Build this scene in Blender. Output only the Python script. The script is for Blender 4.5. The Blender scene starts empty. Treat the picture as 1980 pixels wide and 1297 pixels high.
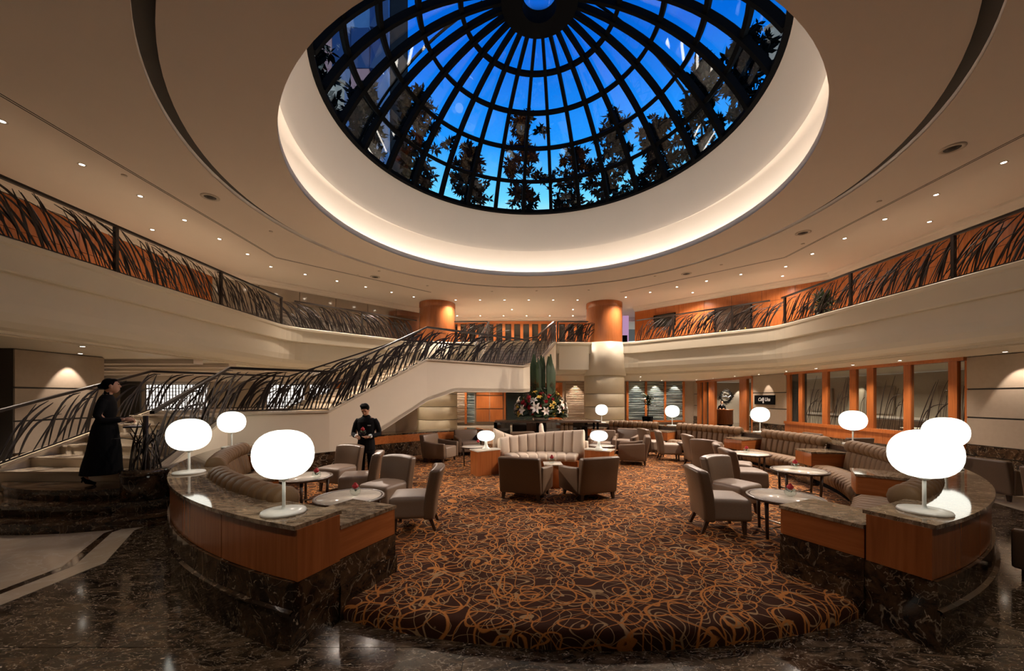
import bpy, bmesh, math, random
from mathutils import Vector, Matrix, Euler
PI = math.pi
R_ = math.radians
rnd = random.Random(7)
SC = bpy.context.scene
C = SC.collection

# ------------------------------------------------------------------ camera
cam = bpy.data.cameras.new('camera')
cam.sensor_width = 36.0
cam.lens = 36.0 * 750.0 / 1980.0
cam.shift_y = 119.5 / 1980.0
cam.clip_end = 400
camo = bpy.data.objects.new('camera', cam)
camo.location = (0, 0, 1.9)
camo.rotation_euler = (PI / 2, 0, 0)
C.objects.link(camo)
SC.camera = camo
SC.view_settings.view_transform = 'Standard'
SC.view_settings.look = 'None'
SC.view_settings.gamma = 1.0
SC.view_settings.use_curve_mapping = False
SC.view_settings.exposure = 0.2
SC.cycles.use_denoising = True
SC.cycles.max_bounces = 8
SC.cycles.use_adaptive_sampling = True
SC.cycles.adaptive_threshold = .02
SC.cycles.diffuse_bounces = 4
SC.cycles.transparent_max_bounces = 12
SC.cycles.sample_clamp_indirect = 4.0

# ------------------------------------------------------------------ dusk sky
W = bpy.data.worlds.new('dusk_sky'); SC.world = W
W.use_nodes = True
nt = W.node_tree; nt.nodes.clear()
out = nt.nodes.new('ShaderNodeOutputWorld'); bg = nt.nodes.new('ShaderNodeBackground')
tc = nt.nodes.new('ShaderNodeTexCoord'); sp = nt.nodes.new('ShaderNodeSeparateXYZ'); rp = nt.nodes.new('ShaderNodeValToRGB')
nt.links.new(tc.outputs['Generated'], sp.inputs[0]); nt.links.new(sp.outputs['Z'], rp.inputs[0])
nt.links.new(rp.outputs[0], bg.inputs[0]); nt.links.new(bg.outputs[0], out.inputs[0])
els = rp.color_ramp.elements
els[0].position = 0.0; els[0].color = (.75, .80, .78, 1)
els[1].position = 1.0; els[1].color = (.0, .035, .26, 1)
for p, c in ((.40, (.55, .85, .95)), (.455, (.14, .58, .95)), (.54, (.012, .27, .82)), (.66, (.001, .125, .60)), (.80, (.0005, .07, .42))):
    e = els.new(p); e.color = (*c, 1)
bg.inputs[1].default_value = 1.2

LIGHT_POWER = 3.4
WARM = (1.0, .83, .70)
def lamp_spot(name, loc, power, size=120, blend=.6, rad=.06, col=WARM, target=None):
    l = bpy.data.lights.new(name, 'SPOT'); l.energy = power * LIGHT_POWER; l.spot_size = R_(size); l.spot_blend = blend
    l.shadow_soft_size = rad; l.color = col
    o = bpy.data.objects.new(name, l); o.location = loc; C.objects.link(o)
    if target is not None:
        d = Vector(target) - Vector(loc); o.rotation_euler = d.to_track_quat('-Z', 'Y').to_euler()
    return o

# ------------------------------------------------------------------ object helpers
def setp(o, label=None, cat=None, group=None, kind=None):
    if label: o['label'] = label
    if cat: o['category'] = cat
    if group: o['group'] = group
    if kind: o['kind'] = kind
    return o
def thing(name, label, cat, loc=(0, 0, 0), rz=0, group=None, kind=None):
    o = bpy.data.objects.new(name, None); o.empty_display_size = .1
    o.location = loc; o.rotation_euler = (0, 0, rz); C.objects.link(o)
    return setp(o, label, cat, group, kind)
def link(name, me, mat=None, parent=None, loc=(0, 0, 0), rot=(0, 0, 0), scale=(1, 1, 1)):
    o = bpy.data.objects.new(name, me)
    if mat is not None and not me.materials: me.materials.append(mat)
    o.location = loc; o.rotation_euler = rot; o.scale = scale
    C.objects.link(o)
    if parent is not None: o.parent = parent
    return o
def copy_tree(root, loc=None, rz=None, label=None, group=None):
    r = root.copy(); C.objects.link(r)
    if loc is not None: r.location = loc
    if rz is not None: r.rotation_euler = (0, 0, rz)
    if label: r['label'] = label
    if group: r['group'] = group
    for ch in list(root.children):
        c = ch.copy(); C.objects.link(c); c.parent = r
        for g in list(ch.children):
            d = g.copy(); C.objects.link(d); d.parent = c
    return r

class MB:
    """collects shapes, then links them as one mesh object"""
    def __init__(s): s.v = []; s.f = []; s.sm = []
    def add(s, vs, fs, smooth=False):
        b = len(s.v); s.v += [tuple(p) for p in vs]
        for f in fs: s.f.append(tuple(i + b for i in f)); s.sm.append(smooth)
        return s
    def hexa(s, p):
        return s.add(p, [(0, 3, 2, 1), (4, 5, 6, 7), (0, 1, 5, 4), (1, 2, 6, 5), (2, 3, 7, 6), (3, 0, 4, 7)])
    def box(s, x0, x1, y0, y1, z0, z1):
        return s.hexa([(x0, y0, z0), (x1, y0, z0), (x1, y1, z0), (x0, y1, z0), (x0, y0, z1), (x1, y0, z1), (x1, y1, z1), (x0, y1, z1)])
    def prism(s, poly, z0, z1):
        n = len(poly)
        vs = [(x, y, z0) for x, y in poly] + [(x, y, z1) for x, y in poly]
        fs = [tuple(range(n - 1, -1, -1)), tuple(range(n, 2 * n))] + [(i, (i + 1) % n, n + (i + 1) % n, n + i) for i in range(n)]
        return s.add(vs, fs)
    def grid(s, rows, closed_u=False, closed_v=False, smooth=True, cap=False):
        """rows: list of rings of points"""
        m = len(rows); n = len(rows[0]); vs = [p for r in rows for p in r]; fs = []
        for i in range(m if closed_v else m - 1):
            for j in range(n if closed_u else n - 1):
                a = i * n + j; b = i * n + (j + 1) % n; i2 = (i + 1) % m
                fs.append((a, b, i2 * n + (j + 1) % n, i2 * n + j))
        if cap: fs += [tuple(range(n - 1, -1, -1)), tuple((m - 1) * n + j for j in range(n))]
        return s.add(vs, fs, smooth)
    def lathe(s, prof, n=24, c=(0, 0, 0), smooth=True, cap=True, sx=1, sy=1):
        rows = [[(c[0] + sx * r * math.cos(2 * PI * j / n), c[1] + sy * r * math.sin(2 * PI * j / n), c[2] + z) for j in range(n)] for r, z in prof]
        return s.grid(rows, closed_u=True, smooth=smooth, cap=cap)
    def tube(s, pts, r, n=8, cap=True, smooth=True):
        pts = [Vector(p) for p in pts]; rows = []; prev = None
        for i, p in enumerate(pts):
            d = (pts[min(i + 1, len(pts) - 1)] - pts[max(i - 1, 0)])
            d = d.normalized() if d.length > 1e-9 else Vector((0, 0, 1))
            u = prev if prev is not None else (Vector((0, 0, 1)) if abs(d.z) < .9 else Vector((1, 0, 0)))
            u = u - d * u.dot(d)
            if u.length < 1e-6: u = d.orthogonal()
            u.normalize(); prev = u; w = d.cross(u)
            rr = r[i] if isinstance(r, (list, tuple)) else r
            rows.append([tuple(p + (u * math.cos(2 * PI * j / n) + w * math.sin(2 * PI * j / n)) * rr) for j in range(n)])
        return s.grid(rows, closed_u=True, smooth=smooth, cap=cap)
    def ribbon(s, pts, wv, hv, z0=0, smooth=False):
        """rectangular bar along a 3-D path: width wv (horizontal), height hv, standing on path + z0"""
        rows = []
        for i, p in enumerate(pts):
            a = Vector(pts[max(i - 1, 0)][:2]); b = Vector(pts[min(i + 1, len(pts) - 1)][:2]); d = (b - a).normalized(); nrm = Vector((-d.y, d.x))
            if 0 < i < len(pts) - 1:
                d1 = (Vector(p[:2]) - a).normalized(); n1 = Vector((-d1.y, d1.x)); k = 1 / max(.4, nrm.dot(n1))
            else: k = 1
            o = nrm * wv / 2 * k; x, y, z = p; z += z0
            rows.append([(x - o.x, y - o.y, z), (x + o.x, y + o.y, z), (x + o.x, y + o.y, z + hv), (x - o.x, y - o.y, z + hv)])
        return s.grid(rows, closed_u=True, smooth=smooth, cap=True)
    def arc(s, cx, cy, r0, r1, a0, a1, z0, z1, n=12):
        rows = []
        for i in range(n + 1):
            a = a0 + (a1 - a0) * i / n; ca, sa = math.cos(a), math.sin(a)
            rows.append([(cx + r0 * ca, cy + r0 * sa, z0), (cx + r1 * ca, cy + r1 * sa, z0), (cx + r1 * ca, cy + r1 * sa, z1), (cx + r0 * ca, cy + r0 * sa, z1)])
        return s.grid(rows, closed_u=True, smooth=False, cap=True)
    def arcprof(s, cx, cy, prof, a0, a1, n=16, smooth=True, closed=False):
        """sweep a (r, z) profile around a centre"""
        full = abs(a1 - a0) > 2 * PI - 1e-6
        rows = []
        for i in range(n if full else n + 1):
            a = a0 + (a1 - a0) * i / n
            rows.append([(cx + r * math.cos(a), cy + r * math.sin(a), z) for r, z in prof])
        return s.grid(rows, closed_u=closed, closed_v=full, smooth=smooth, cap=(closed and not full))
    def xf(s, M):
        s.v = [tuple(M @ Vector(p)) for p in s.v]; return s
    def mesh(s, name, off=None):
        me = bpy.data.meshes.new(name)
        vs = s.v if off is None else [(x - off[0], y - off[1], z - off[2]) for x, y, z in s.v]
        me.from_pydata(vs, [], s.f); me.update()
        if any(s.sm): me.polygons.foreach_set('use_smooth', s.sm)
        bm = bmesh.new(); bm.from_mesh(me); bmesh.ops.recalc_face_normals(bm, faces=bm.faces); bm.to_mesh(me); bm.free()
        return me
    def build(s, name, mat, parent=None, world=True):
        """world=True: coordinates are world coordinates, made local to the (unrotated) parent"""
        off = parent.matrix_basis.translation if (parent is not None and world) else None
        if parent is not None and world and parent.parent is not None: off = off + parent.parent.matrix_basis.translation
        return link(name, s.mesh(name, off), mat, parent)
def struct(name, mb, mat, label=None, cat=None):
    o = mb.build(name, mat)
    return setp(o, label, cat, None, 'structure')

def rbox(sx, sy, sz, r=.03, seg=3, fn=None, cuts=0):
    """rounded box mesh data centred on x,y, standing on z=0; fn bends each vertex"""
    bm = bmesh.new(); bmesh.ops.create_cube(bm, size=1)
    for v in bm.verts: v.co = Vector((v.co.x * sx, v.co.y * sy, (v.co.z + .5) * sz))
    if cuts:
        bmesh.ops.subdivide_edges(bm, edges=bm.edges[:], cuts=cuts, use_grid_fill=True)
        es = [e for e in bm.edges if len(e.link_faces) == 2 and e.calc_face_angle(0) > .5]
    else: es = bm.edges[:]
    bmesh.ops.bevel(bm, geom=es, offset=r, segments=seg, affect='EDGES', profile=.5, clamp_overlap=True)
    if fn:
        for v in bm.verts: v.co = Vector(fn(v.co.x, v.co.y, v.co.z))
    me = bpy.data.meshes.new('rounded'); bm.to_mesh(me); bm.free()
    me.polygons.foreach_set('use_smooth', [True] * len(me.polygons))
    try: me.set_sharp_from_angle(angle=R_(50))
    except Exception: pass
    return me

# ------------------------------------------------------------------ materials
def nodes(name):
    m = bpy.data.materials.new(name); m.use_nodes = True; n = m.node_tree
    return m, n, n.nodes['Principled BSDF']
def N(n, t, **kw):
    x = n.nodes.new(t)
    for k, v in kw.items():
        if k.startswith('i_'): x.inputs[k[2:].replace('_', ' ')].default_value = v
        else: setattr(x, k, v)
    return x
def mat(name, col, rough=.5, metal=0, spec=.5, emit=None, es=0, var=.12, scale=30, bump=0, coat=0):
    """plain surface with a little procedural unevenness"""
    m, n, b = nodes(name)
    b.inputs['Roughness'].default_value = rough; b.inputs['Metallic'].default_value = metal
    b.inputs['Specular IOR Level'].default_value = spec
    if coat: b.inputs['Coat Weight'].default_value = coat; b.inputs['Coat Roughness'].default_value = .08
    t = N(n, 'ShaderNodeTexCoord'); z = N(n, 'ShaderNodeTexNoise', i_Scale=scale, i_Detail=3.0)
    n.links.new(t.outputs['Object'], z.inputs['Vector'])
    r = N(n, 'ShaderNodeValToRGB')
    r.color_ramp.elements[0].color = (*[c * (1 - var) for c in col], 1); r.color_ramp.elements[1].color = (*[min(1, c * (1 + var)) for c in col], 1)
    n.links.new(z.outputs[0], r.inputs[0]); n.links.new(r.outputs[0], b.inputs['Base Color'])
    if bump:
        bp = N(n, 'ShaderNodeBump', i_Strength=bump, i_Distance=.01); n.links.new(z.outputs[0], bp.inputs['Height']); n.links.new(bp.outputs[0], b.inputs['Normal'])
    if emit: b.inputs['Emission Color'].default_value = (*emit, 1); b.inputs['Emission Strength'].default_value = es
    return m
def math_node(n, op, a, b=None, c=None):
    x = N(n, 'ShaderNodeMath', operation=op)
    for i, v in enumerate((a, b, c)):
        if v is None: continue
        if isinstance(v, (int, float)): x.inputs[i].default_value = v
        else: n.links.new(v, x.inputs[i])
    return x.outputs[0]
def mixc(n, fac, a, b):
    x = N(n, 'ShaderNodeMix', data_type='RGBA')
    if isinstance(fac, (int, float)): x.inputs[0].default_value = fac
    else: n.links.new(fac, x.inputs[0])
    for i, v in ((6, a), (7, b)):
        if isinstance(v, tuple): x.inputs[i].default_value = (*v, 1)
        else: n.links.new(v, x.inputs[i])
    return x.outputs[2]
def wood(name, c1, c2, rough=.3, scale=1.0, axis='Z', coat=.3):
    m, n, b = nodes(name)
    g = N(n, 'ShaderNodeTexCoord'); oi = N(n, 'ShaderNodeObjectInfo'); mp = N(n, 'ShaderNodeMapping')
    s = {'Z': (14, 14, .9), 'X': (.9, 14, 14), 'Y': (14, .9, 14)}[axis]
    mp.inputs['Scale'].default_value = [v * scale for v in s]
    av = N(n, 'ShaderNodeVectorMath', operation='ADD'); sv = N(n, 'ShaderNodeVectorMath', operation='SCALE'); sv.inputs[0].default_value = (7, 5, 9)
    n.links.new(oi.outputs['Random'], sv.inputs['Scale']); n.links.new(g.outputs['Object'], av.inputs[0]); n.links.new(sv.outputs[0], av.inputs[1])
    n.links.new(av.outputs[0], mp.inputs['Vector'])
    z = N(n, 'ShaderNodeTexNoise', i_Scale=1.6, i_Detail=5.0, i_Distortion=.6); n.links.new(mp.outputs[0], z.inputs['Vector'])
    r = N(n, 'ShaderNodeValToRGB'); r.color_ramp.elements[0].position = .3; r.color_ramp.elements[1].position = .72
    r.color_ramp.elements[0].color = (*c1, 1); r.color_ramp.elements[1].color = (*c2, 1)
    n.links.new(z.outputs[0], r.inputs[0])
    hs = N(n, 'ShaderNodeHueSaturation'); mr = N(n, 'ShaderNodeMapRange'); mr.inputs[3].default_value = .86; mr.inputs[4].default_value = 1.14
    n.links.new(oi.outputs['Random'], mr.inputs[0]); n.links.new(mr.outputs[0], hs.inputs['Value']); n.links.new(r.outputs[0], hs.inputs['Color'])
    n.links.new(hs.outputs[0], b.inputs['Base Color'])
    b.inputs['Roughness'].default_value = rough; b.inputs['Coat Weight'].default_value = coat; b.inputs['Coat Roughness'].default_value = .12
    return m
def marble(name, base, mid, fleck, rough=.08, scale=1.0, fl=.66, stretch=(1, 1, 1), rot=0.0, rnd_off=True):
    m, n, b = nodes(name)
    g = N(n, 'ShaderNodeNewGeometry'); oi = N(n, 'ShaderNodeObjectInfo'); av = N(n, 'ShaderNodeVectorMath', operation='ADD')
    sv = N(n, 'ShaderNodeVectorMath', operation='SCALE'); sv.inputs[0].default_value = (13, 17, 5) if rnd_off else (0, 0, 0)
    n.links.new(oi.outputs['Random'], sv.inputs['Scale']); n.links.new(g.outputs['Position'], av.inputs[0]); n.links.new(sv.outputs[0], av.inputs[1])
    mp = N(n, 'ShaderNodeMapping'); mp.inputs['Scale'].default_value = [scale * v for v in stretch]; mp.inputs['Rotation'].default_value = (0, 0, rot)
    n.links.new(av.outputs[0], mp.inputs['Vector'])
    z1 = N(n, 'ShaderNodeTexNoise', i_Scale=2.2, i_Detail=8.0, i_Roughness=.68, i_Distortion=1.2); n.links.new(mp.outputs[0], z1.inputs['Vector'])
    r1 = N(n, 'ShaderNodeValToRGB'); r1.color_ramp.elements[0].position = .42; r1.color_ramp.elements[1].position = .72
    r1.color_ramp.elements[0].color = (*base, 1); r1.color_ramp.elements[1].color = (*mid, 1); n.links.new(z1.outputs[0], r1.inputs[0])
    z2 = N(n, 'ShaderNodeTexNoise', i_Scale=9.0, i_Detail=4.0, i_Roughness=.6, i_Distortion=2.0); n.links.new(mp.outputs[0], z2.inputs['Vector'])
    r2 = N(n, 'ShaderNodeValToRGB'); r2.color_ramp.elements[0].position = fl; r2.color_ramp.elements[1].position = fl + .07
    n.links.new(z2.outputs[0], r2.inputs[0])
    z3 = N(n, 'ShaderNodeTexNoise', i_Scale=1.1, i_Detail=5.0, i_Distortion=2.5); n.links.new(mp.outputs[0], z3.inputs['Vector'])
    ab = math_node(n, 'ABSOLUTE', math_node(n, 'SUBTRACT', z3.outputs[0], .5))
    vein = N(n, 'ShaderNodeMapRange'); vein.inputs[1].default_value = .0; vein.inputs[2].default_value = .012; vein.inputs[3].default_value = .45; vein.inputs[4].default_value = 0
    n.links.new(ab, vein.inputs[0])
    c = mixc(n, vein.outputs[0], r1.outputs[0], fleck); c = mixc(n, r2.outputs[0], c, fleck)
    n.links.new(c, b.inputs['Base Color']); b.inputs['Roughness'].default_value = rough; b.inputs['Specular IOR Level'].default_value = .5
    return m
def carpet_mat():
    m, n, b = nodes('swirl_carpet')
    g = N(n, 'ShaderNodeNewGeometry'); col = None
    def layer(sc, off, k, w0, w1):
        mp = N(n, 'ShaderNodeMapping'); mp.inputs['Location'].default_value = off; mp.inputs['Scale'].default_value = (1, 1, 1)
        n.links.new(g.outputs['Position'], mp.inputs['Vector'])
        z = N(n, 'ShaderNodeTexNoise', i_Scale=sc, i_Detail=0.0, i_Distortion=.35); n.links.new(mp.outputs[0], z.inputs['Vector'])
        f = math_node(n, 'FRACT', math_node(n, 'MULTIPLY', z.outputs[0], k))
        a = math_node(n, 'ABSOLUTE', math_node(n, 'SUBTRACT', f, .5))
        r = N(n, 'ShaderNodeMapRange'); r.inputs[1].default_value = w0; r.inputs[2].default_value = w1; r.inputs[3].default_value = 1; r.inputs[4].default_value = 0
        n.links.new(a, r.inputs[0]); return r.outputs[0]
    def ring(sc, off, rad, w):
        mp = N(n, 'ShaderNodeMapping'); mp.inputs['Location'].default_value = off
        n.links.new(g.outputs['Position'], mp.inputs['Vector'])
        z = N(n, 'ShaderNodeTexNoise', i_Scale=2.5, i_Detail=0.0); n.links.new(mp.outputs[0], z.inputs['Vector'])
        vm = N(n, 'ShaderNodeVectorMath', operation='SCALE'); vm.inputs['Scale'].default_value = .22; n.links.new(z.outputs['Color'], vm.inputs[0])
        va = N(n, 'ShaderNodeVectorMath', operation='ADD'); n.links.new(mp.outputs[0], va.inputs[0]); n.links.new(vm.outputs[0], va.inputs[1])
        v = N(n, 'ShaderNodeTexVoronoi', voronoi_dimensions='2D', i_Scale=sc); n.links.new(va.outputs[0], v.inputs['Vector'])
        sx = N(n, 'ShaderNodeSeparateColor'); n.links.new(v.outputs['Color'], sx.inputs[0])
        rr = math_node(n, 'MULTIPLY_ADD', sx.outputs[0], .22, rad)
        a = math_node(n, 'ABSOLUTE', math_node(n, 'SUBTRACT', v.outputs['Distance'], rr))
        r = N(n, 'ShaderNodeMapRange'); r.inputs[1].default_value = w * .5; r.inputs[2].default_value = w; r.inputs[3].default_value = 1; r.inputs[4].default_value = 0
        n.links.new(a, r.inputs[0]); return r.outputs[0]
    o1 = math_node(n, 'MAXIMUM', layer(2.15, (3, 1, 0), 6, .026, .040), layer(2.5, (9, 4, 2), 5, .023, .037))
    o1 = math_node(n, 'MAXIMUM', o1, ring(1.9, (.3, .7, 0), .24, .020))
    o1 = math_node(n, 'MAXIMUM', o1, ring(1.35, (5.3, 2.7, 0), .28, .016))
    t1 = math_node(n, 'MAXIMUM', layer(2.8, (1, 8, 5), 7, .026, .044), ring(2.3, (8.3, 1.7, 0), .22, .016))
    t1 = math_node(n, 'MAXIMUM', t1, layer(2.3, (6, 3, 8), 8, .024, .040))
    o1 = math_node(n, 'MAXIMUM', o1, ring(2.6, (4.1, 6.2, 0), .2, .022))
    fz = N(n, 'ShaderNodeTexNoise', i_Scale=170.0, i_Detail=2.0)
    n.links.new(g.outputs['Position'], fz.inputs['Vector'])
    c = mixc(n, math_node(n, 'MULTIPLY', t1, .85), (.046, .015, .006), (.40, .25, .12))
    c = mixc(n, o1, c, (.46, .175, .042))
    hv = N(n, 'ShaderNodeMapRange'); hv.inputs[3].default_value = .7; hv.inputs[4].default_value = 1.3; n.links.new(fz.outputs[0], hv.inputs[0])
    hs = N(n, 'ShaderNodeHueSaturation'); n.links.new(hv.outputs[0], hs.inputs['Value']); n.links.new(c, hs.inputs['Color'])
    n.links.new(hs.outputs[0], b.inputs['Base Color']); b.inputs['Roughness'].default_value = .95; b.inputs['Specular IOR Level'].default_value = .15
    bp = N(n, 'ShaderNodeBump', i_Strength=.35, i_Distance=.006); n.links.new(fz.outputs[0], bp.inputs['Height']); n.links.new(bp.outputs[0], b.inputs['Normal'])
    return m
def glass(name, tint=(1, 1, 1), rough=.0, ior=1.45):
    m = bpy.data.materials.new(name); m.use_nodes = True; n = m.node_tree; n.nodes.clear()
    o = N(n, 'ShaderNodeOutputMaterial'); t = N(n, 'ShaderNodeBsdfTransparent'); t.inputs[0].default_value = (*tint, 1)
    gl = N(n, 'ShaderNodeBsdfGlossy'); gl.inputs['Roughness'].default_value = rough; lw_ = N(n, 'ShaderNodeLayerWeight', i_Blend=.5)
    z = N(n, 'ShaderNodeTexNoise', i_Scale=3.0); bp = N(n, 'ShaderNodeBump', i_Strength=.003, i_Distance=.01); n.links.new(z.outputs[0], bp.inputs['Height']); n.links.new(bp.outputs[0], gl.inputs['Normal'])
    mx = N(n, 'ShaderNodeMixShader'); n.links.new(math_node(n, 'MULTIPLY_ADD', math_node(n, 'POWER', lw_.outputs['Facing'], 5.0), .9, .035), mx.inputs[0]); n.links.new(t.outputs[0], mx.inputs[1]); n.links.new(gl.outputs[0], mx.inputs[2]); n.links.new(mx.outputs[0], o.inputs[0])
    return m
def emis(name, col, strength):
    m = bpy.data.materials.new(name); m.use_nodes = True; n = m.node_tree; n.nodes.clear()
    o = N(n, 'ShaderNodeOutputMaterial'); e = N(n, 'ShaderNodeEmission'); e.inputs[0].default_value = (*col, 1); e.inputs[1].default_value = strength
    n.links.new(e.outputs[0], o.inputs[0]); return m

K = {}
K['ceil'] = mat('ceiling_plaster', (.70, .62, .54), .8, var=.02, scale=2)
K['wall'] = mat('cream_plaster', (.72, .62, .47), .6, var=.03, scale=3)
K['fascia'] = mat('cream_fascia_paint', (.70, .63, .49), .38, var=.02, scale=3)
K['taupe'] = mat('taupe_stone', (.36, .29, .22), .45, var=.08, scale=12)
K['stone'] = mat('limestone_panel', (.44, .37, .28), .5, var=.08, scale=9)
K['colstone'] = mat('yellow_limestone', (.60, .52, .36), .45, var=.05, scale=9)
K['gap'] = mat('shadow_gap', (.055, .048, .04), .7)
K['wood'] = wood('cherry_veneer', (.30, .085, .020), (.42, .13, .032), .25)
K['woodx'] = wood('cherry_veneer_flat', (.30, .085, .020), (.42, .13, .032), .25, axis='X')
K['woodcol'] = wood('cherry_column', (.31, .095, .028), (.40, .135, .042), .22)
K['darkwood'] = wood('dark_walnut', (.035, .018, .010), (.075, .038, .020), .35)
K['emper'] = marble('dark_emperador', (.014, .008, .005), (.12, .066, .032), (.45, .36, .25), .08, 1.5, .64, (1, 1, 1))
K['floor'] = marble('dark_emperador_floor', (.016, .010, .006), (.17, .115, .068), (.60, .50, .38), .09, 1.7, .61, (1, 2.2, 1), rot=-.35)
K['top'] = marble('brown_marble_top', (.11, .072, .042), (.46, .34, .22), (.66, .56, .42), .06, 2.6, .64, (1, 2, 1))
K['cream_marble'] = marble('cream_marble', (.52, .42, .30), (.62, .53, .40), (.70, .62, .50), .12, .8, .7)
K['white_marble'] = marble('white_marble', (.74, .67, .55), (.86, .80, .68), (.50, .44, .35), .12, 2.2, .74)
K['carpet'] = carpet_mat()
def lit_streak(name, c1, c2, rough):  # pale streaks put light on the slats into their colour
    m, n, b = nodes(name); g = N(n, 'ShaderNodeNewGeometry'); mp = N(n, 'ShaderNodeMapping'); mp.inputs['Scale'].default_value = (.7, .7, 16)
    n.links.new(g.outputs['Position'], mp.inputs['Vector']); z = N(n, 'ShaderNodeTexNoise', i_Scale=1.0, i_Detail=3.0); n.links.new(mp.outputs[0], z.inputs['Vector'])
    r = N(n, 'ShaderNodeValToRGB'); r.color_ramp.elements[0].position = .40; r.color_ramp.elements[1].position = .64; r.color_ramp.elements[0].color = (*c1, 1); r.color_ramp.elements[1].color = (*c2, 1)
    n.links.new(z.outputs[0], r.inputs[0]); n.links.new(r.outputs[0], b.inputs['Base Color']); b.inputs['Roughness'].default_value = rough; return m
K['bronze'] = mat('dark_bronze', (.020, .012, .008), .45, .4, scale=20)
K['black'] = mat('black_steel', (.002, .002, .0025), .8, 0, spec=.06)
K['leather'] = mat('taupe_leather', (.140, .088, .054), .38, bump=.12, scale=60, spec=.5)
K['seatfab'] = mat('grey_brown_seat_cloth', (.215, .150, .102), .5, bump=.1, scale=90)
K['brownfab'] = mat('brown_channel_cloth', (.150, .082, .034), .6, bump=.1, scale=80, spec=.35)
K['creamfab'] = mat('cream_channel_cloth', (.62, .50, .38), .6, bump=.1, scale=80)
K['whitemetal'] = mat('white_lacquer', (.72, .70, .63), .3)
K['chrome'] = mat('chrome', (.6, .58, .55), .15, 1.0)
K['globe'] = emis('lit_opal_globe', (1.0, .985, .86), 2.1)
K['led'] = emis('lit_downlight', (1.0, .90, .76), 14.0)
K['cove'] = emis('lit_cove_strip', (1.0, .88, .75), 13.0)
K['trimring'] = mat('downlight_trim', (.5, .44, .36), .4)
K['pane'] = glass('skylight_glass', (.93, .97, 1.0))
K['bowlglass'] = glass('clear_bowl_glass', (.95, .98, .97))
K['darkglass'] = mat('dark_glass', (.010, .012, .012), .06, spec=.8)
K['mirror'] = mat('grey_mirror_glass', (.36, .32, .28), .10, .85)
K['petal_red'] = mat('red_petal', (.42, .012, .02), .5)
K['petal_white'] = mat('white_petal', (.80, .72, .62), .5)
K['petal_orange'] = mat('orange_petal', (.75, .20, .03), .5)
K['petal_yellow'] = mat('yellow_petal', (.62, .40, .05), .5)
K['leaf'] = mat('dark_green_leaf', (.035, .062, .020), .45)
K['treeleaf'] = mat('tree_leaf', (.002, .004, .006), .9, spec=.02)
K['bark'] = mat('tree_bark', (.02, .016, .012), .9)
K['skin'] = mat('skin', (.52, .27, .165), .5, var=.04)
K['suit'] = mat('black_suit_cloth', (.006, .006, .007), .8, spec=.12)
K['hair'] = mat('black_hair', (.003, .0025, .0025), .7, spec=.08)
K['shirt'] = mat('white_shirt', (.75, .75, .75), .6)
# ================================================================== SETTING
CX, CY = .68, 9.6            # axis of the dome
LX, LY = .75, 8.9            # centre of the carpeted lounge
ZC, ZF, ZS, ZCAR = 6.65, 4.6, 3.0, .14

def panelwall(name, p0, p1, zs, ncol, pm, inward, label=None, back=None, gap=.012, thick=.03, cols=None, pname='wood_panel', mats=None):
    p0, p1 = Vector(p0), Vector(p1); d = (p1 - p0); L = d.length; d.normalize(); nr = Vector((-d.y, d.x)) * inward
    b = MB(); q = -nr * .12
    b.prism([tuple(p0), tuple(p1), tuple(p1 + q), tuple(p0 + q)], zs[0], zs[-1])
    w = struct(name, b, back or K['gap'], label)
    us = cols or [i * L / ncol for i in range(ncol + 1)]
    for i in range(len(us) - 1):
        for k in range(len(zs) - 1):
            a = p0 + d * (us[i] + gap / 2); e = p0 + d * (us[i + 1] - gap / 2); t = nr * thick
            m = pm if mats is None else mats(i, k)
            MB().prism([tuple(a), tuple(e), tuple(e + t), tuple(a + t)], zs[k] + gap / 2, zs[k + 1] - gap / 2).build(pname, m, w)
    return w

# ---- floor: dark slabs, cream inlay
fl = struct('floor', MB().box(-26, 20, -5, 30, -.1, -.006), K['floor'], 'polished dark brown veined marble floor')
me_t = MB().box(0, 1.494, 0, 1.194, -.006, 0).mesh('slab')
for i in range(-5, 6):
    for j in range(0, 6):
        link('slab', me_t, K['floor'], fl, (i * 1.5 - .35, j * 1.2 + .55, 0))
MB().prism([(-9.6, .5), (-4.67, .5), (-4.67, 4.45), (-5.4, 5.55), (-5.4, 6.2), (-9.6, 6.2)], .0, .004).build('border_inlay', K['cream_marble'], fl)
MB().prism([(-9.7, .5), (-4.93, .5), (-4.93, 4.37), (-5.62, 5.45), (-5.62, 6.2), (-9.7, 6.2)], .004, .006).build('dark_inlay_line', K['emper'], fl)
MB().prism([(-9.8, .5), (-5.03, .5), (-5.03, 4.34), (-5.70, 5.42), (-5.70, 6.2), (-9.8, 6.2)], .006, .008).build('cream_inlay', K['cream_marble'], fl)
# lighter marble walk on the far side of the right counter
MB().prism([(6.9, 1.0), (12.3, 1.0), (12.3, 26), (3, 26), (3, 17.0), (6.5, 15.8), (8.6, 12.5), (8.7, 7)], .0, .004).build('cream_walk', K['cream_marble'], fl)
MB().prism([(-24, 12.5), (-8, 12.5), (-5, 15.5), (-1, 15.8), (2.9, 16.8), (2.9, 26), (-24, 26)], .0, .004).build('cream_walk', K['cream_marble'], fl)

# ---- carpet drum with a rolled nosing
cp = MB(); n = 160
cp.arcprof(LX, LY, [(.001, ZCAR), (3, ZCAR), (5.9, ZCAR), (5.95, ZCAR - .008), (5.985, ZCAR - .03), (6.0, ZCAR - .06), (6.0, .0)], 0, 2 * PI, n)
setp(cp.build('carpet', K['carpet']), 'brown carpet with tangled orange swirls on the raised round lounge floor', 'carpet', None, 'structure')

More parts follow.
